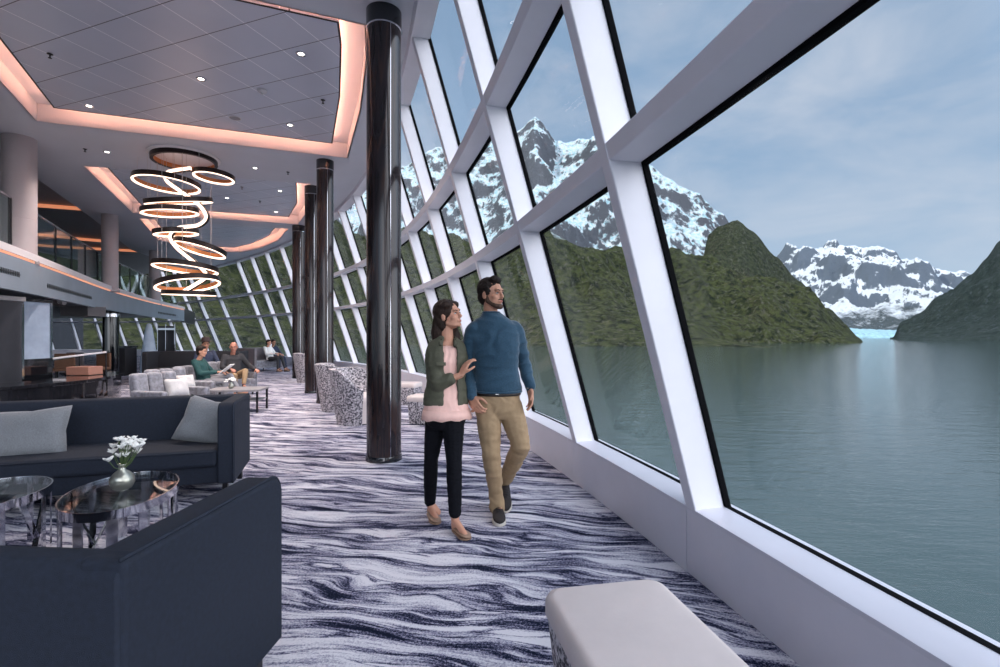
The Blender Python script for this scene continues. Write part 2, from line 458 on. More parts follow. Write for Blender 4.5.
# upper-lounge ceiling over everything, and the riser between
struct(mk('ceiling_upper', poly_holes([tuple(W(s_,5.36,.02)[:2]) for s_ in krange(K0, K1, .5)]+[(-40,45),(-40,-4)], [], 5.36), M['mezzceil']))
struct(mk('trim_20', strip([[(x,y,5.0),(x,y,5.36)] for x,y in LB]), M['soffit']))
struct(mk('wall_left', box(-40.2,-40,-4,48,0,5.4), M['darkwall']))

# ---------------------------------------------------------------- balcony
FC = catmull([(-5.2,-4,0),(-5.4,1,0),(-6.4,4.9,0),(-7.82,7.82,0),(-8.96,10.0,0),(-11.6,14.95,0),(-14.0,20.2,0),(-16.1,25.5,0)], 8)
def off2(pts, d):
    out = []
    for i, p in enumerate(pts):
        t = (pts[min(i+1,len(pts)-1)]-pts[max(i-1,0)]).normalized(); out.append(p+V3((-t.y,t.x,0))*d)
    return out
def z_(p, z): return V3((p.x,p.y,z))
FA, FB, FCk, FD = FC, off2(FC,.10), off2(FC,.22), off2(FC,.004)
struct(mk('wall_balcony', loft([[z_(a,2.14),z_(a,2.70),z_(b,2.70),z_(b,2.14)] for a,b in zip(FA,FB)]), M['fascia'], angle=40), 'long curved grey-blue balcony front')
struct(mk('trim_21', loft([[z_(d,2.702),z_(d,2.74),z_(b,2.74),z_(b,2.702)] for d,b in zip(FD,FB)]), M['ledorange']))
struct(mk('trim_22', loft([[z_(a,2.742),z_(a,2.865),z_(c,2.92),z_(c,2.742)] for a,c in zip(off2(FC,-.02),FCk)]), M['capwhite'], angle=40))
mzb = [tuple(W(s,2.6,-.1)[:2]) for s in krange(18.5, K1, .5)]
mz = [(p.x,p.y) for p in off2(FC,.09)]+mzb+[(-40,mzb[-1][1]),(-40,-4)]
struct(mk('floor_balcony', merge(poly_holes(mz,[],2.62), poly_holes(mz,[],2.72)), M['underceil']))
e0, e1 = FC[-1], V3((*mzb[0],0))
struct(mk('wall_balcony_end', loft([[z_(e0,2.08),z_(e0,2.8),z_(e0+V3((-.15,0,0)),2.8),z_(e0+V3((-.15,0,0)),2.08)],[z_(e1,2.08),z_(e1,2.8),z_(e1+V3((-.15,0,0)),2.8),z_(e1+V3((-.15,0,0)),2.08)]]), M['darkwall']))
# glass balustrade panels, thin posts
RL = off2(FC,.30)
acc = [0]
for a, b in zip(RL, RL[1:]): acc.append(acc[-1]+(b-a).length)
def at(L, s):
    for i in range(len(acc)-1):
        if acc[i+1] >= s: f = (s-acc[i])/(acc[i+1]-acc[i]); return L[i].lerp(L[i+1], f)
    return L[-1]
rail = thing('glass_balustrade', z_(at(RL,9),2.72), 'glass balustrade with thin dark posts along the upper balcony', 'railing')
s = 7.0; first = True
while s < acc[-1]-1.3:
    a, b = at(RL,s+.03), at(RL,s+1.27)
    mk('glass_panel', strip([[z_(a,2.80),z_(a,3.80)],[z_(b,2.80),z_(b,3.80)]]), M['railglass'], rail, solid=.014)
    p = at(RL,s); mk('post', xf(box(-.014,.014,-.022,.022,2.70,3.83),(p.x,p.y,0)), M['darkmetal'], rail)
    s += 1.3
mk('handrail', tube([z_(at(RL,7+(acc[-1]-8.4)*i/30),3.84) for i in range(31)], .024, 8), M['chrome'], rail, smooth=True)
# grey columns on the balcony
for px, Yd, r, lab in ((19.5,9.14,.245,'thick grey column nearest on the upper balcony'),(110,14.96,.21,'grey column midway along the upper balcony'),(155,21.3,.21,'slim grey column at the far end of the balcony, behind the chandelier')):
    X = (px-500)/500*Yd
    t = thing('round_column', (X,Yd,2.7), lab, 'column', 'grey balcony columns')
    mk('shaft', lathe([(r,2.72),(r,3.5),(r,3.505),(r-.004,3.508),(r,3.511),(r,5.0)], (X,Yd,0)), M['column'], t, smooth=True, angle=40)
    mk('collar', lathe([(r+.03,2.70),(r+.03,2.76),(r,2.78)], (X,Yd,0)), M['column'], t, smooth=True, angle=40)
X, Yd = -10.3, 10.1
t = thing('square_column', (X,Yd,2.72), 'darker grey square pier behind the nearest balcony column', 'column')
mk('shaft', box(X-.25,X+.25,Yd-.2,Yd+.2,2.72,5.36), M['column'], t, bevel=.02)
mk('plinth', box(X-.29,X+.29,Yd-.24,Yd+.24,2.72,2.86), M['column'], t, bevel=.01)
# warm strips in the upper ceiling
def ceil_up(px, py):
    Yd = (5.304-EYE)*F/(HY-py); return V3(((px-500)/F*Yd, Yd, 5.304))
for pts, lab in (([ceil_up(-30,201),ceil_up(34,205),ceil_up(80,208.5)], 'warm light line above the balcony beside the nearest column'),
            ([ceil_up(-20,240),ceil_up(60,247),ceil_up(138,251)], 'long warm light line deep in the upper lounge'),
            ([ceil_up(34,234),ceil_up(80,239),ceil_up(103,241)], 'short warm light line behind the middle balcony column')):
    tag(mk('light_strip', loft([[p+V3((0,0,-.05)),p+V3((0,.05,-.05)),p+V3((0,.05,.05)),p+V3((0,0,.05))] for p in pts]), M['ledorange']), lab, 'light strip')
# slot vents on the balcony front
def along(px):
    best = min(((abs(500+500*p.x/p.y-px) if p.y > 1 else 1e9), i) for i, p in enumerate(FC)); i = best[1]
    if i+1 < len(FC) and (500+500*FC[i].x/FC[i].y) < px: j = i+1
    else: j = i-1
    pa, pb = FC[i], FC[j]; xa, xb = 500+500*pa.x/pa.y, 500+500*pb.x/pb.y
    return pa.lerp(pb, (px-xa)/(xb-xa))
for p0, p1, n, zc, lab in ((-8,20,16,2.42,'dark slotted grille on the balcony front, nearest one'),(47,92,26,2.36,'long dark slotted grille midway along the balcony front'),(158,176,12,2.36,'small slotted grille at the far end of the balcony front')):
    A = along(p0)
    t = thing('vent_grille', z_(A,zc), lab, 'vent', 'slot grilles on the balcony front')
    B = along(p1); d = (B-A).normalized(); nr = V3((d.y,-d.x,0))
    pts = [along(p0+(p1-p0)*i/10) for i in range(11)]
    for i in range(n):
        q0 = along(p0+(p1-p0)*(i+.15)/n); q1 = along(p0+(p1-p0)*(i+.65)/n)
        h = .045
        mk('slot', loft([[z_(q0,zc-h)+nr*.004,z_(q0,zc+h)+nr*.004,z_(q0,zc+h)-nr*.02,z_(q0,zc-h)-nr*.02],[z_(q1,zc-h)+nr*.004,z_(q1,zc+h)+nr*.004,z_(q1,zc+h)-nr*.02,z_(q1,zc-h)-nr*.02]]), M['darkmetal'], t)
    mk('rail', loft([[z_(q,zc-.008)+nr*.008,z_(q,zc+.008)+nr*.008,z_(q,zc+.008)-nr*.01,z_(q,zc-.008)-nr*.01] for q in pts]), M['darkmetal'], t)

# ---------------------------------------------------------------- black glossy pillars
for X, Y, r, lab in ((-1.30,5.60,.19,'tall glossy black pillar nearest the camera, left of the walking couple'),
                (-3.62,10.35,.168,'tall glossy black pillar, second nearest'),
                (-4.56,12.15,.172,'glossy black pillar just behind and left of the second one'),
                (-6.62,16.45,.2,'farthest glossy black pillar')):
    t = thing('black_pillar', (X,Y,0), lab, 'pillar', 'glossy black pillars')
    mk('shaft', lathe([(r,.06),(r,4.79)], (X,Y,0), 48), M['pillar'], t, smooth=True, angle=40)
    mk('capital', lathe([(r+.006,4.808),(r+.006,4.999)], (X,Y,0), 48), M['blackgloss'], t, smooth=True, angle=40)
    mk('chrome_band', lathe([(r+.004,4.79),(r+.008,4.792),(r+.008,4.806),(r+.004,4.808)], (X,Y,0), 48), M['chrome'], t, smooth=True, angle=40)
    mk('base_ring', lathe([(r+.012,0.0),(r+.012,.03),(r+.004,.06),(r,.061)], (X,Y,0), 48), M['blackgloss'], t, smooth=True, angle=40)
    mk('highlight_line', xf(box(-.0025,.0025,-.002,.002,.06,4.79), (X+r*sin(radians(35)),Y-r*cos(radians(35)),0), radians(35)), M['chrome'], t)  # thin bright strip added for the highlight running down the shaft

# ---------------------------------------------------------------- ceiling fittings
def ceil_at(px, py, z):
    Yd = (z-EYE)*F/(HY-py); return V3(((px-500)/F*Yd, Yd, z))
def downlight():
    t = thing('downlight', (0,0,0), 'x', 'ceiling light')
    mk('trim_ring', lathe([(.038,-.002),(.064,-.006),(.068,0),(.038,.0)], n=24), M['chrome'], t, smooth=True)
    mk('lens', lathe([(.038,-.003),(.001,-.0035)], n=24), M['lamp'], t)
    return t
dl = downlight(); used = False
DL = [(201,79,5.145,'on the nearest tiled panel, left of its middle'),(301,54,5.145,'on the nearest tiled panel, closest to the tall pillar'),(89,106,5.145,'near the left corner of the nearest tiled panel'),
      (290,125,5.145,'near the far right corner of the nearest tiled panel'),(107,152,4.998,'on the plain ceiling left of the chandelier'),(255,168,4.998,'on the plain ceiling right of the chandelier'),
      (280,191,5.145,'on the second tiled panel, near pillars'),(227,198,5.145,'on the second tiled panel just right of the chandelier'),(276,212,5.145,'at the far edge of the second tiled panel')]
lit = []
for px, py, z, d in DL:
    p = ceil_at(px, py, z); o = dl if not used else dup(dl, p); used = True
    o.location = p; o['label'] = 'small round recessed downlight '+d; o['group'] = 'recessed downlights'; lit.append(p)
sd = thing('smoke_detector', ceil_at(262,90,5.148), 'white round smoke detector on the nearest tiled panel', 'smoke detector')
sp = ceil_at(262,90,5.148)
mk('body', lathe([(.07,0),(.07,-.02),(.045,-.045),(.002,-.047)], sp, 28), M['plastic'], sd, smooth=True, angle=50)
mk('sensor', lathe([(.02,-.046),(.018,-.065),(.002,-.067)], sp, 16), M['plastic'], sd, smooth=True, angle=50)
p = ceil_at(235,118,5.148); t = thing('ceiling_speaker', p, 'flat round grey ceiling speaker near the far edge of the nearest tiled panel', 'speaker')
mk('ring', lathe([(.10,0),(.10,-.008),(.085,-.010),(.085,0)], p, 32), M['plastic'], t, smooth=True, angle=40); mk('grille', lathe([(.085,-.004),(.002,-.005)], p, 32), M['greytable'], t)
sk = None
for px, py, z, d in ((50,54,5.148,'at the left of the nearest tiled panel'),(323,100,5.148,'at the right of the nearest tiled panel'),(85,149,4.998,'on plain ceiling left of the chandelier'),(288,172,4.998,'on plain ceiling beside the second pillar'),(242,187,5.148,'at the near edge of the second tiled panel'),(260,201,5.148,'in the middle of the second tiled panel')):
    p = ceil_at(px,py,z)
    if sk is None:
        sk = thing('sprinkler', p, '', 'sprinkler')
        mk('escutcheon', lathe([(.035,0),(.035,-.006),(.012,-.01)], p, 20), M['darkmetal'], sk, smooth=True); mk('nozzle', lathe([(.009,-.008),(.009,-.05),(.022,-.052),(.022,-.056),(.002,-.057)], p, 16), M['darkmetal'], sk)
        o = sk
    else: o = dup(sk, p)
    o['label'] = 'small dark sprinkler head '+d; o['group'] = 'ceiling sprinklers'

# ---------------------------------------------------------------- chandelier
CY = 10.1
ch = thing('ring_chandelier', V3((-6.37,CY,5.0)), 'cascading chandelier of tilted dark rings with glowing warm undersides', 'chandelier')
def ringlight(px, py, ax, slope, ratio, lit=True, h=.075, w=.05, n=56):
    """ring centred at (px, py), half width ax px, long axis sloping right-down, tipped by ratio towards the viewer"""
    c = P(px,py,CY); e0 = P(px+ax*cos(radians(slope)), py+ax*sin(radians(slope)), CY)-c
    v = (c-V3((0,0,EYE))).normalized(); e1 = e0-v*e0.dot(v); rx = e1.length; e1.normalize(); nn_ = e1.cross(v); nn_ = nn_ if nn_.z < 0 else -nn_
    be = math.asin(ratio); e2 = v*cos(be)+nn_*sin(be); up = e1.cross(e2); up = up if up.z > 0 else -up
    def ring(rad, z): return [c+e1*rad*cos(2*pi*k/n)+e2*rad*sin(2*pi*k/n)+up*z for k in range(n)]
    a, b, d, e = ring(rx,h/2), ring(rx,-h/2), ring(rx-w,-h/2), ring(rx-w,h/2)
    o = mk('ring', loft([e,a,b], cap=False), M['bronze'], ch, smooth=True, angle=40)
    mk('inner_band', loft([ring(rx-w,-h/2+.004), e], cap=False), M['bronzein'], o, smooth=True)
    if lit:
        mk('diffuser', loft([ring(rx-.004,-h/2), ring(rx-.006,-h/2-.012), ring(rx-w+.002,-h/2-.012), ring(rx-w-.004,-h/2+.018)], cap=False), M['led'], o, smooth=True, angle=40)
    else: mk('diffuser', loft([ring(rx,-h/2), ring(rx-w,-h/2)], cap=False), M['bronze'], o)
    return c, rx, e1, e2
T = radians
cs = [(184.7,160,34.6,8,.30,0,.10,.06),(167,182.6,36,11,.26,1,.095,.042),(214,176,22,12,.28,1,.09,.042),(179,200.7,35,-1,.06,1,.09,.042),
      (170,211,30,2,.17,1,.095,.042),(176,232,23.6,0,.14,1,.09,.042),(200.5,248,28,17,.20,1,.095,.042),(186,267,34.5,8,.15,1,.095,.042),(187.8,283,34,-4,.24,1,.10,.045),(189.4,292.8,28,2,.02,1,.08,.04)]
cen = [ringlight(x,y,a,sl_,ra,bool(l),h,w) for x, y, a, sl_, ra, l, h, w in cs]
# the winding ribbon
rp = catmull([P(190,168,CY-.4),P(168,172,CY-.3),P(166,180,CY-.1),P(180,191,CY),P(197,203,CY),P(206,216,CY-.1),P(198,225,CY-.2),P(178,228,CY-.25),P(170,236,CY-.1),P(176,247,CY),P(190,259,CY),P(203,270,CY+.1),P(206,277,CY),P(196,284,CY-.1),P(184,291,CY-.2)], 8)
A_, B_ = [], []
for i, p in enumerate(rp):
    d = (rp[min(i+1,len(rp)-1)]-rp[max(i-1,0)]).normalized(); a = d.cross(V3((0,1,0))).normalized()
    if a.length < .1: a = V3((1,0,0))
    b = V3((0,1,0))
    A_.append([p-a*.035, p+a*.035, p+a*.035+b*.05, p-a*.035+b*.05]); B_.append([p+a*.036-b*.004, p+a*.048-b*.004, p+a*.048+b*.055, p+a*.036+b*.055])
rbn = mk('ribbon_light', loft(A_), M['led'], ch, smooth=True, angle=50)
mk('ribbon_edge', loft(B_), M['bronze'], rbn, smooth=True, angle=50)
for i in range(1, len(cen)):
    c, r, e1_, e2_ = cen[i]
    for a in ((.6,2.6,4.6) if i % 2 else (1.5,3.9)):
        q = c+(e1_*cos(a)+e2_*sin(a))*(r-.02)
        mk('wire', tube([(q.x,q.y,q.z+.03),(q.x,q.y,4.99)], .0035, 5), M['wire'], ch)
p0 = cen[0][0]
mk('canopy', lathe([(.62,4.97),(.64,4.985),(.64,4.999)], (p0.x,p0.y,0), 48), M['capwhite'], ch, smooth=True, angle=40)
# ---------------------------------------------------------------- sofas
def rbox(x0,x1,y0,y1,z0,z1): return box(x0,x1,y0,y1,z0,z1)
def make_sofa(Wd, D=.80, H=.82, label='', m='navy'):
    """origin: front-right corner on the floor, seat opens towards -y, extends to -x"""
    t = thing('sofa', (0,0,0), label, 'sofa')
    U = M[m]
    mk('base', rbox(-Wd+.02,-.02,.04,D-.02,.15,.31), U, t, bevel=.015)
    mk('seat', rbox(-Wd+.13,-.13,.0,D-.16,.29,.44), U, t, bevel=.04, seg=4)
    prof = [(D-.18,.30),(D-.13,H-.06),(D-.10,H-.012),(D-.06,H),(D-.02,H-.01),(D,H-.05),(D,.15),(D-.16,.15)]
    mk('backrest', loft([[(x,y,z) for y,z in prof] for x in (-Wd+.01,-.01)]), U, t, bevel=.012)
    for x0, x1 in ((-.13,0),(-Wd,-Wd+.13)):
        pr = [(.0,.15),(.0,H-.08)]+[(.0+.07*(1-cos(a)), H-.08+.08*sin(a)) for a in [pi/2*i/7 for i in range(1,8)]]+[(D-.01,H-.004),(D-.01,.15)]
        a = mk('armrest', loft([[(x,y,z) for y,z in pr] for x in (x0,x1)]), U, t, bevel=.018, seg=3)
        xo = x1 if x0 > -.5 else x0
        mk('piping', tube([(xo-.012*(1 if xo == x1 else -1),y,z+.002) for y,z in pr[:-1]], .006, 6), U, a, smooth=True)
    for x in (-.08,-Wd+.08):
        for y in (.07,D-.07):
            mk('leg', rbox(x-.02,x+.02,y-.025,y+.025,0,.16), M['darkmetal'], t, bevel=.003)
    mk('welt', tube([(-Wd+.13,-.002,.425),(-.13,-.002,.425)], .006, 6), U, t, smooth=True)
    return t
so = make_sofa(2.5, label='dark navy fabric sofa facing the camera, with grey pillows on it')
so.location = (-2.22,4.18,0); so.rotation_euler = (0,0,radians(18))
so2 = make_sofa(2.3, .80, .82, 'large dark navy sofa in the lower left corner, seen from behind')
so2.rotation_euler = (0,0,radians(-4)); so2.location = (0,0,0)
# its back right corner is at (-.95,1.25); the sofa faces away from the camera
so2.rotation_euler = (0,0,radians(180-4)); L = 2.3
Rm = Matrix.Rotation(radians(176),3,'Z'); so2.location = V3((-.94,1.24,0)) - Rm@V3((-L,.80,0))
def pillow(label, w=.48, h=.44, m='pillow'):
    n = 14; rows, rows2 = [], []
    for i in range(n+1):
        r1, r2 = [], []
        for j in range(n+1):
            u, v = i/n*2-1, j/n*2-1
            b = (1-u**4)*(1-v**4); pin = 1-.10*(1-abs(u*v)**.8)*max(abs(u),abs(v))**3
            x, z = u*w/2*pin, v*h/2*pin; dz = noise.noise(V3((u*1.7,v*1.7,w*9)))*.018*b
            r1.append((x, -.085*b**.6+dz, z)); r2.append((x, .085*b**.6+dz, z))
        rows.append(r1); rows2.append(r2)
    t = mk('pillow', merge(strip(rows), strip(rows2)), M[m], smooth=True)
    import bmesh
    bm = bmesh.new(); bm.from_mesh(t.data); bmesh.ops.remove_doubles(bm, verts=bm.verts, dist=.0005); bmesh.ops.recalc_face_normals(bm, faces=bm.faces); bm.to_mesh(t.data); bm.free()
    tag(t, label, 'pillow'); return t
Rs = Matrix.Rotation(radians(18),3,'Z'); S0 = V3((-2.22,4.18,0))
pl = pillow('grey square pillow leaning in the right corner of the facing navy sofa', .44,.42); pl.location = S0+Rs@V3((-.30,.44,.61)); pl.rotation_euler = (radians(-24),radians(14),radians(8))
pl = pillow('grey linen pillow at the left of the facing navy sofa', .54,.42); pl.location = S0+Rs@V3((-1.56,.38,.585)); pl.rotation_euler = (radians(-22),radians(-4),radians(18))

# ---------------------------------------------------------------- oval glass coffee tables
def make_table(label, rx, ry, rz, loc, seed, nslat):
    t = thing('coffee_table', (0,0,0), label, 'table'); n = 64; Z = .43
    def E(k, f=1.0, z=0): a = 2*pi*k/n; return V3((rx*f*cos(a), ry*f*sin(a), z))
    mk('glass_top', loft([[E(k,.985,Z-.012) for k in range(n)],[E(k,.985,Z-.002) for k in range(n)]]), M['tableglass'], t)
    mk('rim', loft([[E(k,1,Z-.05) for k in range(n)],[E(k,1,Z) for k in range(n)],[E(k,.975,Z) for k in range(n)],[E(k,.975,Z-.05) for k in range(n)]], close=True, cap=False), M['chrome'], t, smooth=True, angle=40)
    rnd = random.Random(seed)
    for i in range(nslat):
        a = 2*pi*(i+rnd.uniform(-.25,.25))/nslat; w = rnd.choice((.012,.018,.026)); p = V3((rx*.965*cos(a), ry*.965*sin(a), 0)); r = math.atan2(ry*cos(a), -rx*sin(a))
        mk('leg', xf(box(-w,w,-.004,.004,.0,Z-.045), p, r), M['chrome'], t)
    for a, b, w in ((.3,1.0,.022),(1.6,.9,.018),(4.5,5.1,.022),(5.3,4.7,.02)):
        pa, pb = V3((rx*.9*cos(a),ry*.9*sin(a),Z-.05)), V3((rx*.9*cos(b),ry*.9*sin(b),0.0)); d = (pb-pa)
        mk('brace', loft([[pa+V3((-w,-.005,0)),pa+V3((w,-.005,0)),pa+V3((w,.005,0)),pa+V3((-w,.005,0))],[pb+V3((-w,-.005,0)),pb+V3((w,-.005,0)),pb+V3((w,.005,0)),pb+V3((-w,.005,0))]]), M['blackgloss'] if a < 1 or a > 4.8 else M['chrome'], t)
    t.location = loc; t.rotation_euler = (0,0,rz); return t
make_table('oval glass coffee table with chrome slats holding the flower vase', .45,.29, radians(112), (-2.34,3.10,0), 3, 13)
make_table('oval glass coffee table cut off by the left picture edge', .40,.32, radians(100), (-3.14,3.0,0), 8, 9)
# vase and flowers
vc = V3((-2.335,3.09,.43))
t = thing('vase', vc, 'round pewter vase on the oval coffee table', 'vase')
mk('body', lathe([(.028,0),(.05,.012),(.066,.045),(.064,.075),(.045,.105),(.020,.125),(.018,.150),(.026,.160),(.022,.160),(.014,.148),(.012,.12)], vc, 32), M['vase'], t, smooth=True)
mk('foot', lathe([(.032,0),(.032,.006),(.028,.008)], vc, 24), M['vase'], t, smooth=True, angle=40)
fl = thing('flower_bouquet', vc+V3((0,0,.13)), 'small bouquet of white blossoms standing in the pewter vase', 'flowers')
for i in range(24):
    rnd = random.Random(100+i); a = rnd.uniform(0,2*pi); r = rnd.uniform(.01,.105); top = vc+V3((r*cos(a)+.012, r*sin(a), .20+rnd.uniform(0,.11)*(1.1-r*3)))
    st = mk('stem', tube([vc+V3((0,0,.12)), vc.lerp(top,.6)+V3((0,0,.03)), top], .0022, 5), M['stem'], fl)
    G = []
    for k in range(5):
        b = 2*pi*k/5+rnd.uniform(0,1); tl = rnd.uniform(.4,.9)
        R = Matrix.Rotation(b,3,'Z') @ Matrix.Rotation(-tl,3,'Y')
        G.append(ellipsoid(top+R@V3((.017,0,0)), (.021,.014,.004), R, 8, 5))
    mk('blossom', merge(*G, ellipsoid(top,(.006,)*3,n=6,m=4)), M['petal'], fl, smooth=True)

# ---------------------------------------------------------------- window benches and tub chairs
def rrect(w, l, r, n=5):
    out = []
    for cx, cy, a0 in ((w/2-r,l/2-r,0),(-w/2+r,l/2-r,pi/2),(-w/2+r,-l/2+r,pi),(w/2-r,-l/2+r,1.5*pi)):
        for i in range(n+1): a = a0+pi/2*i/n; out.append((cx+r*cos(a), cy+r*sin(a)))
    return out
def make_bench(label, w, l, H=.45, cu=.09):
    t = thing('bench', (0,0,0), label, 'bench')
    mk('base', loft([[(x,y,.0) for x,y in rrect(w*.84,l*.9,.05)],[(x,y,H-cu) for x,y in rrect(w*.97,l*.985,.06)]]), M['speckle'], t, smooth=True, angle=40)
    mk('cushion', loft([[(x,y,H-cu) for x,y in rrect(w*.97,l*.985,.05)],[(x,y,H-cu+.012) for x,y in rrect(w,l,.06)],[(x,y,H-.03) for x,y in rrect(w,l,.06)],[(x,y,H-.009) for x,y in rrect(w-.02,l-.02,.055)],[(x,y,H) for x,y in rrect(w-.06,l-.06,.05)]]), M['cushion'], t, smooth=True, angle=60)
    return t
bn = make_bench('large white-topped bench in the foreground by the sill', .47, 1.30)
Rb = Matrix.Rotation(radians(11),3,'Z'); bn.rotation_euler = (0,0,radians(11)); bn.location = V3((.385,1.905,0))-Rb@V3((0,.65,0))
b1 = make_bench('white-topped speckled bench beside the nearest pillar, behind the woman', .42, .75, .44)
b1.location = (-1.07,7.95,0); b1.rotation_euler = (0,0,radians(75))
b2 = dup(b1, (-2.0,10.2,0), radians(78), 'white-topped speckled bench just beyond the one behind the woman'); b2['category'] = 'bench'
b3 = dup(b1, (-3.0,11.6,0), radians(35), 'white-topped bench partly hidden behind the nearest speckled tub chair')
def make_tub(label):
    t = thing('tub_chair', (0,0,0), label, 'chair'); n = 28
    # U-shaped shell opening to +x
    out0, out1, in1, in0 = [], [], [], []
    A = [radians(55+250*i/n) for i in range(n+1)]
    def hgt(a):
        e = min(1, max(0, (abs(a-pi)-1.15)/1.0)); return .87-.30*e*e*(3-2*e)
    rows = []
    for a in A:
        h = hgt(a); ro, rt_ = .315, .44
        rows.append([V3((ro*cos(a),ro*sin(a),.0)), V3((.365*cos(a),.365*sin(a),.3)), V3((rt_*cos(a),rt_*sin(a),h-.01)), V3(((rt_-.03)*cos(a),(rt_-.03)*sin(a),h)), V3(((rt_-.10)*cos(a),(rt_-.10)*sin(a),h-.01)), V3((.27*cos(a),.27*sin(a),.3)), V3((.25*cos(a),.25*sin(a),.0))])
    mk('shell', loft(rows), M['speckle'], t, smooth=True, angle=50)
    mk('seat', lathe([(.26,.02),(.28,.30),(.30,.34),(.31,.42),(.28,.46),(.2,.47),(.01,.47)], (0.03,0,0), 32), M['cushion'], t, smooth=True, angle=60)
    mk('plinth', lathe([(.26,0),(.26,.03),(.2,.03)], (0,0,0)), M['darkmetal'], t)
    return t
tc = make_tub('nearest speckled tub chair, partly behind the tall pillar')
tc.location = (-2.26,7.95,0); tc.rotation_euler = (0,0,radians(-8))
dup(tc, (-3.0,9.35,0), radians(20), 'speckled tub chair second from the tall pillar, at the foot of the paired pillars')
dup(tc, (-5.75,15.0,0), radians(30), 'farthest speckled tub chair, beside the farthest pillar')

# ---------------------------------------------------------------- bodies
def hframe(f, up=(0,0,1)):
    f = V3(f).normalized(); u = V3(up); u = (u-f*u.dot(f)).normalized(); r = f.cross(u).normalized()
    return Matrix((r, f, u)).transposed()   # columns: right, forward, up
def head_parts(c, R, s=1.0, fem=False):
    L = lambda x,y,z: c+R@V3((x*s,y*s,z*s))
    j = .92 if fem else 1.0
    G = [ellipsoid(L(0,-.012,.028),(.076*s,.094*s,.090*s),R), ellipsoid(L(0,.024,-.042),(.058*s*j,.062*s,.072*s*j),R),
         cap(L(-.012*j,.064,-.093*j),L(.012*j,.064,-.093*j),.018*s), cap(L(0,.084,.010),L(0,.102,-.026),.008*s,.0115*s),
         ellipsoid(L(0,.092,-.032),(.0165*s,.012*s,.009*s),R),
         cap(L(-.032,.074,.026),L(.032,.074,.026),.015*s), ellipsoid(L(-.038,.054,-.026),(.022*s,.022*s,.020*s),R), ellipsoid(L(.038,.054,-.026),(.022*s,.022*s,.020*s),R),
         cap(L(-.016,.083,-.060),L(.016,.083,-.060),.008*s), cap(L(-.05*j,.0,-.06),L(-.03*j,.05,-.09*j),.016*s), cap(L(.05*j,.0,-.06),L(.03*j,.05,-.09*j),.016*s)]
    for sx in (-1,1): G.append(ellipsoid(L(sx*.078,-.008,-.010),(.010*s,.019*s,.031*s),R))
    return G
def face_bits(t, c, R, s=1.0, lip='lip', brow='hairdark', fem=False, smile=False):
    L = lambda x,y,z: c+R@V3((x*s,y*s,z*s))
    for sx in (-1,1):
        e = mk('eye', ellipsoid(L(sx*.031,.0755,.001),(.0125*s,.0095*s,.0058*s),R,12,8), M['eyewhite'], t, smooth=True)
        mk('iris', ellipsoid(L(sx*.032,.0825,.001),(.0058*s,.0036*s,.0054*s),R,10,6), M['iris'], e, smooth=True)
        mk('eyebrow', merge(*chain([(L(sx*.014,.091,.020),.003*s),(L(sx*.032,.087,.025),.0036*s),(L(sx*.048,.074,.020),.0025*s)])), M[brow], t, smooth=True)
    for sx in (-1,1): mk('eyelash', merge(*chain([(L(sx*.019,.083,.004),.0014*s),(L(sx*.031,.0855,.0078),.0018*s),(L(sx*.044,.079,.003),.0014*s)])), M[brow], t, smooth=True)
    mk('upper_lip', merge(*chain([(L(-.021,.080,-.058),.0028*s),(L(0,.092,-.057),.0042*s),(L(.021,.080,-.058),.0028*s)])), M[lip], t, smooth=True)
    mk('lower_lip', merge(*chain([(L(-.018,.081,-.062),.0028*s),(L(0,.091,-.065),.0046*s),(L(.018,.081,-.062),.0028*s)])), M[lip], t, smooth=True)
def hand_parts(w, d, nrm, thumbside, s=1.0, curl=.5, spread=.08, curls=None, thumb=.5):
    """w wrist, d towards fingers, nrm palm normal (the way fingers curl), thumbside a vector"""
    d = V3(d).normalized(); nrm = V3(nrm); nrm = (nrm-d*nrm.dot(d)).normalized()
    side = d.cross(nrm); side = side if side.dot(V3(thumbside)) > 0 else -side
    G = []; lens = (.042,.046,.043,.034); offs = (.030,.010,-.010,-.029); kl = (.082,.086,.082,.074)
    for i in range(4):
        base = w+side*offs[i]*.55*s; kn = w+d*kl[i]*s+side*offs[i]*s
        G.append(cap(base, kn, .016*s, .0115*s)); 
        if i < 3: G.append(cap(w+d*.03*s+side*offs[i]*.7*s, w+d*kl[i+1]*s+side*offs[i+1]*s, .013*s, .011*s))
        p = kn; dd = (d+side*offs[i]*spread*30).normalized(); cu = (curls[i] if curls else curl)
        for q, (f, r0, r1) in enumerate(((1.0,.0098,.0088),(.62,.0088,.0080),(.50,.0080,.0072))):
            ang = cu*(.6 if q == 0 else 1.0)
            axis = dd.cross(nrm).normalized(); Rr = Matrix.Rotation(ang,3,axis); dd = Rr@dd; nr2 = nrm
            p2 = p+dd*lens[i]*f*s; G.append(cap(p,p2,r0*s,r1*s,10)); p = p2
    tb = w+d*.028*s+side*.024*s; t1 = tb+(d*.55+side*.75+nrm*.25*thumb*2).normalized()*.042*s; t2 = t1+(d*.85+side*.25+nrm*thumb).normalized()*.032*s; t3 = t2+(d*.9-side*.1+nrm*thumb*1.2).normalized()*.025*s
    G += [cap(w+side*.01*s,tb,.016*s,.016*s), cap(tb,t1,.0155*s,.0115*s), cap(t1,t2,.0112*s,.010*s), cap(t2,t3,.010*s,.0085*s)]
    return G
def ell(c, rx, ry, yaw, z=None, n=24, tilt=0):
    c = V3(c)
    return [c+V3((rx*cos(a)*cos(yaw)-ry*sin(a)*sin(yaw), rx*cos(a)*sin(yaw)+ry*sin(a)*cos(yaw), tilt*cos(a)*rx)) for a in [2*pi*k/n for k in range(n)]]
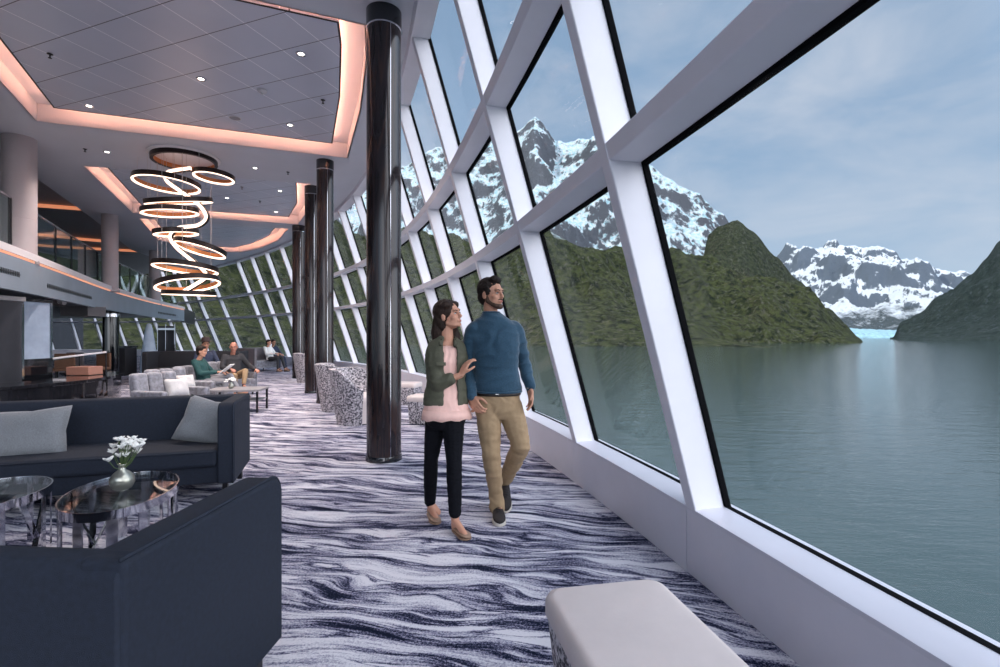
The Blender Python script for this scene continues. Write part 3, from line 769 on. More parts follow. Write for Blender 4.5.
def shoe(name, heel, toe, s, t, m='shoe', sole='sole', flat=False):
    """heel/toe: points on the ground side of the foot"""
    d = (toe-heel); L = d.length; d.normalize(); up = V3((0,0,1)); up = (up-d*up.dot(d)).normalized(); r = d.cross(up)
    def pt(a, b, c): return heel+d*a*L+r*b*s+up*c*s
    prof = [(-.02,.022,.0),(.06,.034,.0),(.25,.036,0),(.5,.040,0),(.72,.047,0),(.88,.042,0),(.98,.026,0),(1.02,.008,0)]
    def ring(a, w, h0, h1):
        return [pt(a, w*cos(x), h0+(h1-h0)*(.5+.5*sin(x))) for x in [2*pi*k/16 for k in range(16)]]
    top = {-.02:.05,.06:.075 if not flat else .05,.25:.082 if not flat else .034,.5:.068 if not flat else .032,.72:.05 if not flat else .034,.88:.042 if not flat else .030,.98:.032 if not flat else .024,1.02:.022 if not flat else .016}
    b = organic(name, [loft([ring(a,w,.008,top[a]) for a,w,_ in prof])]+([cap(pt(.14,0,.06),pt(.14,0,.085),.036*s,.036*s)] if not flat else []), .004, M[m], t, 2)
    mk('sole', loft([[pt(a,w*1.06,z) for a,w,_ in prof]+[pt(a,-w*1.06,z) for a,w,_ in reversed(prof)] for z in (-.008,.014 if not flat else .004)]), M[sole], b, bevel=.003)
    if not flat:
        for i in range(4): mk('lace', tube([pt(.40+.08*i,-.02,.072-.006*i),pt(.42+.08*i,0,.083-.006*i),pt(.40+.08*i,.02,.072-.006*i)], .0022, 5), M['sole' if False else 'darkmetal'], b)
    return b

# ---- the man
Ym = 3.76
man = thing('person', V3((.0,3.78,0)), 'bearded man in blue sweater and khaki trousers walking, looking out the window', 'person')
hipA, kneeA, ankA, toeA = P(488,402,3.77), P(491,453,3.72), P(497,500,3.84), P(500,521,3.64)
hipB, kneeB, ankB, toeB = P(509,402,3.80), P(521,446,3.76), P(505,480,4.06), P(506,497,3.98)
shL, elL, wrL = P(473,330,3.77), P(467,370,3.82), P(472,397,3.70)
shR, elR, wrR = P(515,329,3.82), P(524,362,3.88), P(530,388,3.78)
neckb, chest = P(491,319,3.79), P(494,345,3.78)
hd = P(491.5,294.5,3.76); Rh = hframe((.80,-.58,.06))
parts = head_parts(hd, Rh, 1.0)
parts += [cap(hd+V3((-.008,.01,-.06)), neckb+V3((0,0,-.02)), .052,.056)]
parts += chain([(shL,.038),(elL,.034),(wrL,.026)]) + chain([(shR,.038),(elR,.038),(wrR,.026)])
parts += [loft([ell(P(498,398,3.79),.15,.10,0), ell(P(496,370,3.79),.135,.09,0), ell(P(494,345,3.79),.145,.085,0), ell(P(493,332,3.79),.13,.07,0), ell(P(491,322,3.79),.07,.05,0)])]
parts += chain([(hipA,.085),(kneeA,.05),(ankA,.035)])+chain([(hipB,.085),(kneeB,.05),(ankB,.035)])
parts += [cap(shL,shR,.045,.045)]
parts += chain([(ankA,.033),(V3((toeA.x,toeA.y+.12,.05)),.022)])+chain([(ankB,.033),(V3((toeB.x,toeB.y+.06,.06)),.018)])
parts += hand_parts(wrR, P(532,407,3.74)-wrR, (-.9,-.3,0), (0,-1,0), 1.0, .35, thumb=.4)
parts += hand_parts(wrL, P(478,410,3.64)-wrL, (.5,.85,0), (.3,-1,0), 1.0, .75, thumb=.6)
organic('body', parts, .005, M['skinm'], man, 4)
face_bits(man, hd, Rh)
L = lambda x,y,z: hd+Rh@V3((x,y,z))
organic('hair', [ellipsoid(L(0,-.024,.044),(.085,.092,.088),Rh), ellipsoid(L(0,.035,.100),(.055,.045,.032),Rh), ellipsoid(L(.02,.050,.108),(.040,.030,.024),Rh),
     ellipsoid(L(0,-.058,-.015),(.068,.052,.06),Rh), ellipsoid(L(-.074,.018,.02),(.012,.018,.035),Rh), ellipsoid(L(.074,.018,.02),(.012,.018,.035),Rh)], .005, M['hairdark'], man, 2, wr=.005, wscale=45)
organic('beard', [cap(L(-.014,.067,-.096),L(.014,.067,-.096),.0205), cap(L(-.054,.002,-.052),L(-.032,.052,-.090),.0175), cap(L(.054,.002,-.052),L(.032,.052,-.090),.0175),
     cap(L(-.066,.0,-.01),L(-.056,.004,-.052),.010,.015), cap(L(.066,.0,-.01),L(.056,.004,-.052),.010,.015), cap(L(-.032,.052,-.09),L(-.012,.068,-.094),.018), cap(L(.032,.052,-.09),L(.012,.068,-.094),.018),
     cap(L(-.022,.081,-.048),L(0,.0925,-.046),.0042), cap(L(.022,.081,-.048),L(0,.0925,-.046),.0042)], .004, M['beard'], man, 1, wr=.0015, wscale=90)
# sweater
tor = loft([ell(P(498,391,3.79),.176,.118,0), ell(P(498,386,3.79),.178,.122,0), ell(P(496,368,3.79),.164,.112,0), ell(P(495,350,3.785),.178,.120,0), ell(P(494,337,3.785),.190,.118,0), ell(P(494,327,3.79),.182,.102,0), ell(P(493,320.5,3.79),.130,.085,0), ell(P(492,316,3.79),.085,.072,0), ell(P(491,313,3.79),.066,.062,0)])
sw = [tor]+chain([(shL+V3((.015,0,.0)),.066),(shL.lerp(elL,.35),.063),(elL,.049),(elL.lerp(wrL,.5),.045),(wrL+V3((0,0,.012)),.039)])+chain([(shR+V3((-.01,0,0)),.066),(shR.lerp(elR,.35),.063),(elR,.047),(elR.lerp(wrR,.5),.046),(wrR+V3((0,0,.015)),.037)])
organic('sweater', sw, .008, M['sweater'], man, 5, wr=.009, wscale=6, wstretch=(1.0,1,2.0))
mk('collar', tube(ell(P(491,312.5,3.788),.063,.062,0,n=28), .008, 8, closed=True), M['sweater'], man, smooth=True)
mk('shirt_hem', tube(ell(P(498,391.2,3.79),.176,.118,0,n=28), .009, 8, closed=True), M['sweater'], man, smooth=True)
# trousers
pv = loft([ell(P(498,392,3.79),.160,.108,0), ell(P(498,400,3.79),.168,.116,0), ell(P(498.5,410,3.79),.165,.115,0), ell(P(499,418,3.79),.12,.09,0)])
tr = [pv]+chain([(hipA+V3((0,0,-.03)),.098),(hipA.lerp(kneeA,.5),.086),(kneeA,.066),(kneeA.lerp(ankA,.35),.063),(kneeA.lerp(ankA,.8),.052),(ankA+V3((0,-.015,-.05)),.058)])
tr += chain([(hipB+V3((0,0,-.03)),.098),(hipB.lerp(kneeB,.5),.086),(kneeB,.068),(kneeB.lerp(ankB,.4),.066),(kneeB.lerp(ankB,.85),.054),(ankB+V3((0,0,.0)),.054)])
organic('trousers', tr, .008, M['khaki'], man, 4, wr=.0065, wscale=9, wstretch=(1,1,1.8))
bl = mk('belt', tube(ell(P(498,393.5,3.79),.163,.111,0,n=28), .013, 8, closed=True), M['belt'], man, smooth=True)
mk('buckle', xf(box(-.013,.013,-.004,.004,-.011,.011), P(497,393.5,3.672)), M['metal'], bl, bevel=.003)
shoe('shoe', ankA+V3((0,.07,-ankA.z+.012)), V3((toeA.x,toeA.y-.03,.012)), 1.05, man)
hB = V3((ankB.x,ankB.y+.06,.15)); shoe('shoe', hB, V3((toeB.x,toeB.y-.10,.016)), 1.0, man)
mk('wristwatch', tube(ell(wrR+V3((0,0,.004)),.031,.028,0,n=20), .007, 6, closed=True), M['metal'], man, smooth=True)

# ---- the woman
wo = thing('person', V3((-.38,3.66,0)), 'long-haired woman in olive jacket and black jeans holding the bearded man\'s arm', 'person')
yw = radians(18)
hipA, kneeA, ankA = P(437,412,3.70), P(431,459,3.72), P(430,503,3.83)
hipB, kneeB, ankB = P(453,412,3.67), P(454,460,3.56), P(455,514,3.50)
toeA, toeB = P(436,517,3.68), P(465,533,3.38)
shL, elL, wrL = P(433,347,3.69), P(438,384,3.58), P(461,375,3.58)
shR, elR, wrR = P(460,347,3.72), P(466,384,3.86), P(471,402,3.80)
hd = P(449,315.5,3.68); Rh = hframe((.86,-.42,.20), (-.18,0,1))
parts = head_parts(hd, Rh, .95, True)
parts += [cap(hd+V3((-.02,.012,-.05)), P(447,339,3.70), .043,.050), cap(shL,shR,.032,.032)]
parts += [loft([ell(P(446,408,3.69),.145,.10,yw), ell(P(446,385,3.69),.11,.08,yw), ell(P(446,362,3.69),.11,.075,yw), ell(P(446,350,3.70),.09,.055,yw), ell(P(447,341,3.70),.055,.045,yw)])]
parts += chain([(shL,.032),(elL,.030),(wrL,.022)])+chain([(shR,.032),(elR,.033),(wrR,.022)])
parts += chain([(hipA,.078),(kneeA,.045),(ankA,.030)])+chain([(hipB,.078),(kneeB,.045),(ankB,.030)])
parts += chain([(ankA,.030),(V3((toeA.x-.01,toeA.y+.14,.035)),.030)])+chain([(ankA+V3((0,0,-.03)),.024),(V3((toeA.x,toeA.y+.02,.028)),.02)])
parts += chain([(ankB,.030),(V3((ankB.x,ankB.y+.03,.035)),.030)])+chain([(ankB+V3((0,0,-.04)),.026),(V3((toeB.x,toeB.y+.02,.028)),.02)])
parts += hand_parts(wrL, V3((.40,.22,.88)), (.75,.55,-.2), (.5,-.8,.2), .92, .45, thumb=.5)
parts += hand_parts(wrR, P(478,410,3.70)-wrR, (-.5,-.85,0), (.3,1,.2), .9, .6, thumb=.5)
organic('body', parts, .005, M['skinw'], wo, 4)
face_bits(wo, hd, Rh, .95, brow='hairbrown')
L = lambda x,y,z: hd+Rh@V3((x*.95,y*.95,z*.95))
hs = [ellipsoid(L(0,-.026,.040),(.085,.094,.088),Rh), ellipsoid(L(-.045,.020,.075),(.045,.05,.035),Rh), ellipsoid(L(.045,.015,.075),(.045,.05,.035),Rh), ellipsoid(L(0,-.06,-.03),(.075,.055,.09),Rh)]
hb = hd+V3((-.055,.035,-.06))
hs += chain([(hd+V3((-.065,.015,-.02)),.050),(hd+V3((-.085,.02,-.13)),.048),(hd+V3((-.075,.03,-.24)),.042),(hd+V3((-.06,.04,-.33)),.022)])
hs += chain([(hd+V3((-.03,.06,-.04)),.050),(hd+V3((-.02,.06,-.16)),.055),(hd+V3((.0,.05,-.28)),.045),(hd+V3((.01,.05,-.36)),.02)])
hs += chain([(hd+V3((.005,.075,-.03)),.030),(hd+V3((.045,.05,-.15)),.034),(hd+V3((.065,.02,-.27)),.030),(hd+V3((.062,-.01,-.35)),.014)])
organic('hair', hs, .005, M['hairbrown'], wo, 3, wr=.005, wscale=22, wstretch=(2.2,2.2,.35))
# blouse, jacket, jeans
blu = [loft([ell(P(446.5,417,3.68),.172,.120,yw,tilt=.05), ell(P(446.5,409,3.68),.165,.118,yw), ell(P(446,398,3.69),.150,.108,yw), ell(P(446,380,3.69),.118,.088,yw), ell(P(446,362,3.69),.135,.100,yw), ell(P(446.5,352,3.70),.115,.078,yw), ell(P(447,346,3.70),.075,.062,yw)])]
organic('blouse', blu, .007, M['blush'], wo, 3, wr=.006, wscale=14, wstretch=(1.6,1.6,.4))
mk('blouse_frill', loft([ell(P(446.5,409,3.68),.172,.124,yw,n=36), [p+V3((0,0,.0))+V3((0,0,.006*sin(i*1.7))) for i, p in enumerate(ell(P(447,418.5,3.68),.188,.136,yw,n=36))]], cap=False), M['blush'], wo, smooth=True, solid=.004)
# jacket: body open at the front (its front edges at the wearer's centre line)
fw = V3((sin(yw),-cos(yw),0)); rt2 = V3((cos(yw),sin(yw),0))
def jring(c, rx, ry, gap):
    out, inn = [], []
    n = 30
    c = V3(c)
    for k in range(n+1):
        a = gap+(2*pi-2*gap)*k/n + 0.25*gap
        d = fw*cos(a)*ry+rt2*sin(a)*rx
        out.append(c+d); inn.append(c+d*.93)
    return out+inn[::-1]
jk = loft([jring(P(446,404,3.69),.168,.122,.34), jring(P(446,394,3.69),.160,.118,.34), jring(P(446,380,3.69),.140,.108,.36), jring(P(446,362,3.69),.152,.120,.34), jring(P(446,350,3.70),.150,.100,.36), jring(P(446.5,342.5,3.70),.115,.082,.45), jring(P(447,336,3.70),.062,.060,.6)])
sl = chain([(shL+V3((.02,0,.003)),.056),(shL.lerp(elL,.4),.057),(elL,.050),(elL.lerp(wrL,.5),.046)])+chain([(shR+V3((-.02,0,.003)),.054),(shR.lerp(elR,.4),.054),(elR,.046),(elR.lerp(wrR,.6),.042)])
ja = organic('jacket', [jk]+sl, .007, M['olive'], wo, 4, wr=.0055, wscale=9, wstretch=(1,1,1.7))
mk('collar', tube([P(441,345,3.60),P(438.5,339,3.66),P(442,334.5,3.74),P(450,334,3.76),P(455,339,3.70),P(455,346,3.62)], .014, 8), M['olive'], ja, smooth=True)
mk('pocket', xf(box(-.035,.035,-.004,.004,-.012,.012), P(441,364,3.555), yw), M['olive'], ja, bevel=.003)
mk('waist_seam', tube([P(431,387,3.62),P(437,389,3.575),P(443,390,3.565)], .005, 6), M['olive'], ja, smooth=True)
pv = loft([ell(P(446,404,3.69),.135,.10,yw), ell(P(446,412,3.69),.150,.112,yw), ell(P(446,420,3.685),.150,.110,yw), ell(P(446,428,3.68),.11,.085,yw)])
je = [pv]+chain([(hipA+V3((0,0,-.03)),.086),(hipA.lerp(kneeA,.5),.070),(kneeA,.052),(kneeA.lerp(ankA,.35),.052),(ankA+V3((0,0,.015)),.043)])
je += chain([(hipB+V3((0,0,-.03)),.088),(hipB.lerp(kneeB,.5),.074),(kneeB,.055),(kneeB.lerp(ankB,.35),.055),(ankB+V3((0,0,.015)),.044)])
organic('jeans', je, .007, M['jeans'], wo, 3, wr=.003, wscale=16, wstretch=(1,1,2.5))
shoe('shoe', V3((ankA.x-.005,ankA.y+.05,.010)), V3((toeA.x+.01,toeA.y-.03,.010)), .92, wo, 'tan', 'darkmetal' if False else 'tan', True)
shoe('shoe', V3((ankB.x-.005,ankB.y+.05,.010)), V3((toeB.x+.02,toeB.y-.01,.010)), .92, wo, 'tan', 'tan', True)

# ---- seated people
def seated(label, base, yaw, top, legs, skin='skinw', hair='hairdark', s=1.0, lean=.12, headturn=0, hand=None, hairshape='short', arms='lap', crossleg=False):
    """origin between the hips on the seat; faces local -y turned by yaw"""
    base = V3(base); t = thing('person', V3((base.x,base.y,0)), label, 'person')
    R = Matrix.Rotation(yaw,3,'Z'); L = lambda x,y,z: base+R@V3((x*s,y*s,z*s)); zf = -base.z/s
    hp = [L(-.09,0,.08), L(.09,0,.08)]; kn = [L(-.12,-.45,.10), L(.10,-.47,.11 if not crossleg else .2)]
    an = [L(-.13,-.48+.02,zf+.07), L(.11,-.62,zf+.08)]
    if crossleg: an[1] = L(-.02,-.72,zf+.28)
    sh = [L(-.17,lean+.02,.52), L(.17,lean+.02,.52)]; el = [L(-.25,.0,.28), L(.25,-.02,.28)]; wr = [L(-.12,-.24,.24), L(.12,-.26,.24)]
    if arms == 'up': wr = [L(-.05,-.30,.30), L(.10,-.30,.30)]
    if arms == 'spread': el[1] = L(.33,.0,.30); wr[1] = L(.42,-.22,.20)
    hd = L(0,lean-.04,.74); Rh = hframe(R@(Matrix.Rotation(headturn,3,'Z')@V3((0,-1,-.1))))
    b = head_parts(hd,Rh,s)+[cap(hd+V3((0,0,-.06)),L(0,lean+.02,.56),.05*s), loft([ell(L(0,0,.02),.16*s,.11*s,yaw),ell(L(0,lean*.6,.3),.13*s,.09*s,yaw),ell(L(0,lean,.5),.14*s,.09*s,yaw)])]
    for i in (0,1):
        b += chain([(sh[i],.045*s),(el[i],.036*s),(wr[i],.025*s)])+chain([(hp[i],.07*s),(kn[i],.05*s),(an[i],.034*s)])
        fwd = R@V3((0,-1,-.1)); b += hand_parts(wr[i], fwd, R@V3((0,.1,-1)), R@V3((1-2*i,0,.3)), s, .6)
        b += [cap(an[i], an[i]+R@V3((0,-.15,-.03))*s, .03*s, .025*s)]
    organic('body', b, .009, M[skin], t, 2)
    organic('top', [loft([ell(L(0,0,.03),.185*s,.135*s,yaw),ell(L(0,lean*.6,.3),.165*s,.12*s,yaw),ell(L(0,lean,.47),.185*s,.12*s,yaw),ell(L(0,lean+.01,.55),.11*s,.08*s,yaw)])]+chain([(sh[0],.068*s),(el[0],.052*s),(el[0].lerp(wr[0],.8),.042*s)])+chain([(sh[1],.068*s),(el[1],.052*s),(el[1].lerp(wr[1],.8),.042*s)]), .011, M[top], t, 3, wr=.005)
    organic('trousers', [ellipsoid(L(0,-.02,.06),(.18*s,.14*s,.10*s),R)]+chain([(hp[0],.09*s),(kn[0],.065*s),(kn[0].lerp(an[0],.85),.045*s)])+chain([(hp[1],.09*s),(kn[1],.065*s),(kn[1].lerp(an[1],.85),.045*s)]), .011, M[legs], t, 3)
    for i in (0,1):
        h0 = an[i]+R@V3((0,.05,-.065))*s; shoe('shoe', h0, h0+R@V3((0,-.26,-.0 if not (crossleg and i) else -.06))*s, s, t, 'tan' if skin == 'skinw' else 'shoe', 'shoe')
    H = lambda x,y,z: hd+Rh@V3((x*s,y*s,z*s))
    if hair:
        organic('hair', [ellipsoid(H(0,-.024,.044),(.086*s,.094*s,.09*s),Rh), ellipsoid(H(0,-.058,-.02),(.07*s,.052*s,.07*s),Rh)]+([ellipsoid(H(0,.03,.095),(.06*s,.05*s,.03*s),Rh)]), .008, M[hair], t, 2)
    face_bits(t, hd, Rh, s)
    return t, H, Rh
ZS = .38
def quilted(label, w=.78, d=.78, h=.78):
    t = thing('lounge_chair', (0,0,0), label, 'chair')
    mk('seat', box(-w/2,w/2,-d/2,d/2-.12,.16,.38), M['greyvelvet'], t, bevel=.05)
    n = 3
    for i in range(n):
        x0 = -w/2+w*i/n; x1 = x0+w/n
        mk('back_channel', loft([[(x,y,z) for x in ()] or [(x0+.005,d/2-.20,z),(x1-.005,d/2-.20,z),(x1-.005,d/2-.02,z),(x0+.005,d/2-.02,z)] if z < .6 else [(x0+.005,d/2-.10,z),(x1-.005,d/2-.10,z),(x1-.005,d/2+.04,z),(x0+.005,d/2+.04,z)] for z in (.2,h)]), M['greyvelvet'], t, bevel=.05)
    mk('armrest', box(w/2-.05,w/2+.05,-d/2+.02,d/2-.1,.10,.52), M['greyvelvet'], t, bevel=.03)
    mk('armrest', box(-w/2-.05,-w/2+.05,-d/2+.02,d/2-.1,.10,.52), M['greyvelvet'], t, bevel=.03)
    for x in (-w/2+.05,w/2-.05):
        for y in (-d/2+.07,d/2-.07): mk('leg', lathe([(.018,0),(.022,.17)],(x,y,0),10), M['darkmetal'], t)
    return t
# chairs: two empty quilted ones left, two under the teal woman and the bald man (backs to the left)
qa = quilted('grey quilted lounge chair nearest the navy sofa, white pillow in it')
qa.location = (-5.40,8.18,0); qa.rotation_euler = (0,0,radians(74))
dup(qa, (-5.85,9.15,0), radians(74), 'grey quilted lounge chair beyond the one with the white pillow, empty back showing')
dup(qa, (-6.0,10.15,0), radians(90), 'grey lounge chair with the woman in teal sitting in it')
dup(qa, (-6.30,11.7,0), radians(60), 'grey lounge chair the bald man sits in')
p_ = pillow('white pillow on the nearest grey quilted lounge chair', .36,.30,'pillowwhite'); p_.location = (-5.22,8.08,.55); p_.rotation_euler = (radians(-20),0,radians(62))
p_ = pillow('white pillow on the second grey quilted lounge chair', .34,.28,'pillowwhite'); p_.location = (-5.70,9.05,.54); p_.rotation_euler = (radians(-20),0,radians(62))
seated('dark-haired woman in teal top seated in a grey lounge chair', (-5.92,10.05,ZS), radians(96), 'teal', 'greycloth', 'skinw', 'hairdark', .93, arms='up', crossleg=True, headturn=radians(6))
seated('bald man in charcoal sweater seated and gesturing', (-6.2,11.65,ZS), radians(45), 'charcoal', 'khaki', 'skinb', None, 1.0, lean=.06, arms='spread', crossleg=True, headturn=radians(-20))
hm, Hh, Rr = seated('person in a dark brimmed hat seated behind the woman in teal', (-7.4,12.6,ZS+.05), radians(40), 'denimblue', 'charcoal', 'skinm', 'hairdark', 1.0)
hc = Hh(0,-.01,.07)
mk('hat', merge(lathe([(.15,.0),(.155,.008),(.10,.012),(.098,.07),(.085,.11),(.04,.12),(.002,.115)], hc, 28)), M['straw'], hm, smooth=True, angle=50)
# magazine
tag(mk('magazine', xf(box(-.11,.11,-.006,.006,-.14,.14), (-5.50,10.06,.72), R=Matrix.Rotation(radians(96),3,'Z')@Matrix.Rotation(radians(50),3,'X')), M['paper']), 'white magazine in the hands of the woman in teal', 'magazine')
# low table with flowers in front
t = thing('side_table', (-4.82,9.2,0), 'low grey rectangular table between the grey lounge chairs', 'table')
mk('tabletop', xf(box(-.45,.45,-.30,.30,.38,.42),(-4.82,9.2,0),radians(8)), M['greytable'], t, bevel=.006)
mk('shelf', xf(box(-.42,.42,-.27,.27,.20,.22),(-4.82,9.2,0),radians(8)), M['greytable'], t, bevel=.004)
for x in (-.42,.42):
    for y in (-.27,.27): q = Matrix.Rotation(radians(8),3,'Z')@V3((x,y,0)); mk('leg', box(-4.82+q.x-.015,-4.82+q.x+.015,9.2+q.y-.015,9.2+q.y+.015,0,.385), M['darkmetal'], t)
vb = V3((-4.92,9.15,.42)); t = thing('flower_vase', vb, 'small vase of white flowers on the low grey table', 'vase')
mk('vase_body', lathe([(.03,0),(.05,.03),(.045,.07),(.02,.10),(.025,.11)], vb, 20), M['vase'], t, smooth=True)
for i in range(8):
    a = 2.4*i; r = .02+.012*i; c = vb+V3((r*cos(a),r*sin(a),.19-.008*i)); mk('blossom', merge(*[ellipsoid(c+V3((.02*cos(b),.02*sin(b),0)),(.02,.02,.012),n=7,m=4) for b in (0,2.1,4.2)]), M['petal'], t, smooth=True)
# black sofa beyond
sb = make_sofa(2.6, .9, .92, 'long black sofa beyond the seated people, under the end of the balcony', 'blackuph'); sb.location = (-7.75,14.9,0); sb.rotation_euler = (0,0,radians(12))
# far armchair with two people
Yf = 19.5
t = thing('box_armchair', P(258,371,Yf)*1.0, 'squarish taupe armchair far off in front of the windows', 'chair')
c0 = V3((-9.40,19.6,0)); t.location = c0
Rz = radians(75)
def bx(n, g, m): mk(n, xf(g, c0, Rz), M[m], t, bevel=.02)
bx('backrest', box(-.75,.75,.32,.5,.12,.92), 'greyshell'); bx('seat', box(-.68,.68,-.4,.33,.15,.42), 'greyvelvet'); bx('armrest', box(-.78,-.66,-.42,.4,.12,.92), 'greyshell'); bx('armrest', box(.66,.78,-.42,.4,.12,.70), 'greyshell')
for x in (-.68,.68):
    for y in (-.36,.42): bx('leg', box(x-.02,x+.02,y-.02,y+.02,0,.13), 'darkmetal')
seated('far seated person in a white top beside the taupe armchair back', (-8.95,19.5,.42), radians(75), 'paper', 'charcoal', 'skinw', 'hairdark', .95, arms='up')
seated('far seated person in blue, farther one on the taupe armchair', (-9.05,20.1,.42), radians(60), 'denimblue', 'denimblue', 'skinm', 'hairdark', .95)

# ---------------------------------------------------------------- under the balcony
# curved low bar counter
cc = V3((-10.6,10.6,0)); arc = []
pts_o = catmull([(-9.6,5.6,0),(-7.9,6.9,0),(-7.35,8.2,0),(-7.45,9.4,0),(-7.95,10.5,0),(-8.9,11.2,0)], 8)
pts_i = off2(pts_o, .75)
t = thing('bar_counter', z_(pts_o[20],0), 'low curved glossy black counter under the balcony at left', 'counter')
mk('front', loft([[z_(a,0),z_(a,.55),z_(b,.55),z_(b,0)] for a,b in zip(pts_o,off2(pts_o,.08))]), M['blackgloss'], t, smooth=True, angle=40)
mk('worktop', loft([[z_(a,.56),z_(a,.61),z_(b,.61),z_(b,.56)] for a,b in zip(off2(pts_o,-.04),pts_i)]), M['blackgloss'], t, smooth=True, angle=40)
mk('kickplate', loft([[z_(a,0),z_(a,.08),z_(b,.08),z_(b,0)] for a,b in zip(off2(pts_o,-.01),pts_o)]), M['chrome'], t, smooth=True)
def boxat(name, px0, px1, py0, py1, Yd, dep, m, par=None, bevel=.008):
    a, b = P(px0,py1,Yd), P(px1,py0,Yd); return mk(name, box(a.x,max(a.x+.02,(px1-500)/F*(Yd+dep)),Yd,Yd+dep,max(a.z,0),b.z), M[m], par, bevel=bevel)
tag(boxat('serving_tray', 66,103,367,375.3,9.7,.35,'rose'), 'pinkish copper tray standing on the curved black counter', 'tray')
# glazed display cabinet with dark base
t = thing('glass_cabinet', P(30,380,9.6)*1, 'tall bluish glass display cabinet on a black base at left', 'cabinet')
Y0_, Y1_, X1_ = 9.0, 9.78, -8.78
mk('glass_door', box(X1_-.03,X1_,Y0_+.03,Y1_-.03,.95,2.02), M['frost'], t); mk('front_glass', box(X1_-.7,X1_-.03,Y0_,Y0_+.03,.95,2.02), M['frost'], t)
mk('cabinet_base', box(X1_-.72,X1_+.02,Y0_-.02,Y1_+.02,.05,.95), M['blackgloss'], t, bevel=.01); mk('header', box(X1_-.72,X1_+.02,Y0_-.02,Y1_+.02,2.02,2.075), M['blackgloss'], t, bevel=.01)
mk('back_panel', box(X1_-.72,X1_-.69,Y0_+.03,Y1_,.95,2.02), M['fascia'], t)
for y in (Y0_,Y1_): mk('post', box(X1_-.025,X1_+.01,y-.02,y+.02,.1,2.05), M['chrome'], t)
mk('shelf', box(X1_-.68,X1_-.04,Y0_+.04,Y1_-.04,1.40,1.415), M['chrome'], t)
for z in (1.72,1.52,1.20): mk('hinge', lathe([(.001,-.02),(.035,-.02),(.035,.03),(.001,.03)],(X1_+.01,Y0_+.10,z),14), M['plastic'], t, smooth=True, angle=40)
t = thing('dark_cabinet', P(3,380,8.8), 'narrow dark cabinet with a sloping grey top at the left picture edge', 'cabinet')
mk('carcass', box(-9.3,-8.33,8.1,8.75,0,1.98), M['darkwall'], t, bevel=.01); mk('top_panel', box(-9.32,-8.31,8.08,8.77,1.98,2.06), M['greytable'], t, bevel=.01); mk('door_edge', box(-8.34,-8.315,8.70,8.74,.1,1.95), M['chrome'], t)
# round dark pillar under the balcony with light rail
Yp = 16.2; xp = (111-500)/500*Yp
t = thing('black_pillar', (xp,Yp,0), 'short glossy black pillar holding up the balcony behind the curved counter', 'pillar')
mk('shaft', lathe([(.22,0),(.22,2.6)],(xp,Yp,0),40), M['blackgloss'], t, smooth=True, angle=40); mk('collar', lathe([(.245,2.0),(.245,2.1)],(xp,Yp,0),40), M['chrome'], t, smooth=True, angle=40)
t = thing('bar_rail', P(78,355,12), 'thin light-coloured rail and shelf in front of the green window view at left', 'rail')
a, b = P(50,359,11.5), P(106,352,12.8); mk('rail', tube([a,b],.025,8), M['capwhite'], t); mk('glass', strip([[a+V3((0,0,-.05)),b+V3((0,0,-.05))],[z_(a,.9),z_(b,.9)]]), M['railglass'], t, solid=.01)
for q in (a, a.lerp(b,.5), b): mk('post', tube([z_(q,0),q],.015,8), M['darkmetal'], t)
def small_chair(label, X, Y, rz, m):
    t = thing('dining_chair', (X,Y,0), label, 'chair'); f = lambda n,g,mm: mk(n, xf(g,(X,Y,0),rz), M[mm], t, bevel=.02)
    f('seat', box(-.24,.24,-.24,.24,.40,.48), m); f('backrest', box(-.24,.24,.18,.25,.46,.88), m)
    for x in (-.2,.2):
        for y in (-.2,.2): f('leg', box(x-.015,x+.015,y-.015,y+.015,0,.4), 'darkmetal')
small_chair('brown upholstered chair behind the counter, nearer the glass cabinet', -12.3,14.0,.3,'brownuph'); small_chair('brown upholstered chair behind the counter, beside the short pillar', -11.7,14.5,-.2,'brownuph')
small_chair('dark upholstered chair near the green window view at left', -12.9,15.0,.1,'greyshell')
t = thing('media_cabinet', P(128,372,15), 'black boxy cabinet right of the short pillar', 'cabinet'); boxat('carcass',119,137,348,376,15,.5,'blackuph',t); boxat('top',118,138,346,348,14.95,.6,'blackgloss',t)
t = thing('glass_sculpture', P(150,372,15.5), 'tall tapering pale glass sculpture under the balcony', 'sculpture')
q = P(149,372,15.5); mk('glass_body', lathe([(.26,.05),(.24,.5),(.17,1.1),(.10,1.6),(.06,1.75),(.001,1.78)],(q.x,15.5,0),20), M['frost'], t, smooth=True); mk('plinth', lathe([(.3,0),(.3,.05)],(q.x,15.5,0),24), M['blackgloss'], t)
t = thing('glass_partition', P(167,372,16.5), 'dark partition with bright metal uprights right of the glass sculpture', 'partition')
boxat('panel',158,176,326,372,16.5,.08,'darkwall',t,0)
for x in (158,166,175): boxat('upright',x-.8,x+.8,324,372,16.44,.05,'chrome',t,0)
boxat('rail',158,176,328,330,16.43,.05,'chrome',t,0)
for px, py, d in ((62,302,'above the glass cabinet'),(150,315,'at the far end of the balcony underside')):
    Yd = 12.6 if px < 100 else 20.6; p = P(px,py,Yd); t = thing('spotlight', p, 'small white spotlight hanging under the balcony '+d, 'spotlight', 'spotlights under the balcony')
    mk('lamp_head', tube([p+V3((-.09,0,.02)),p+V3((.09,-.03,-.02))],.06,14), M['plastic'], t, smooth=True, angle=40); mk('stem', tube([p,V3((p.x,p.y,2.63))],.012,8), M['darkmetal'], t)
for (a, b, h, lab) in (((34,298),(66,301),0,'dark ceiling track near the glass cabinet'),((60,306),(106,312),0,'grey duct box under the balcony')):
    boxat('ceiling_duct', a[0], b[0], a[1], b[1]+4, 12.2 if a[0] < 50 else 13.0, .6, 'underceil'); 
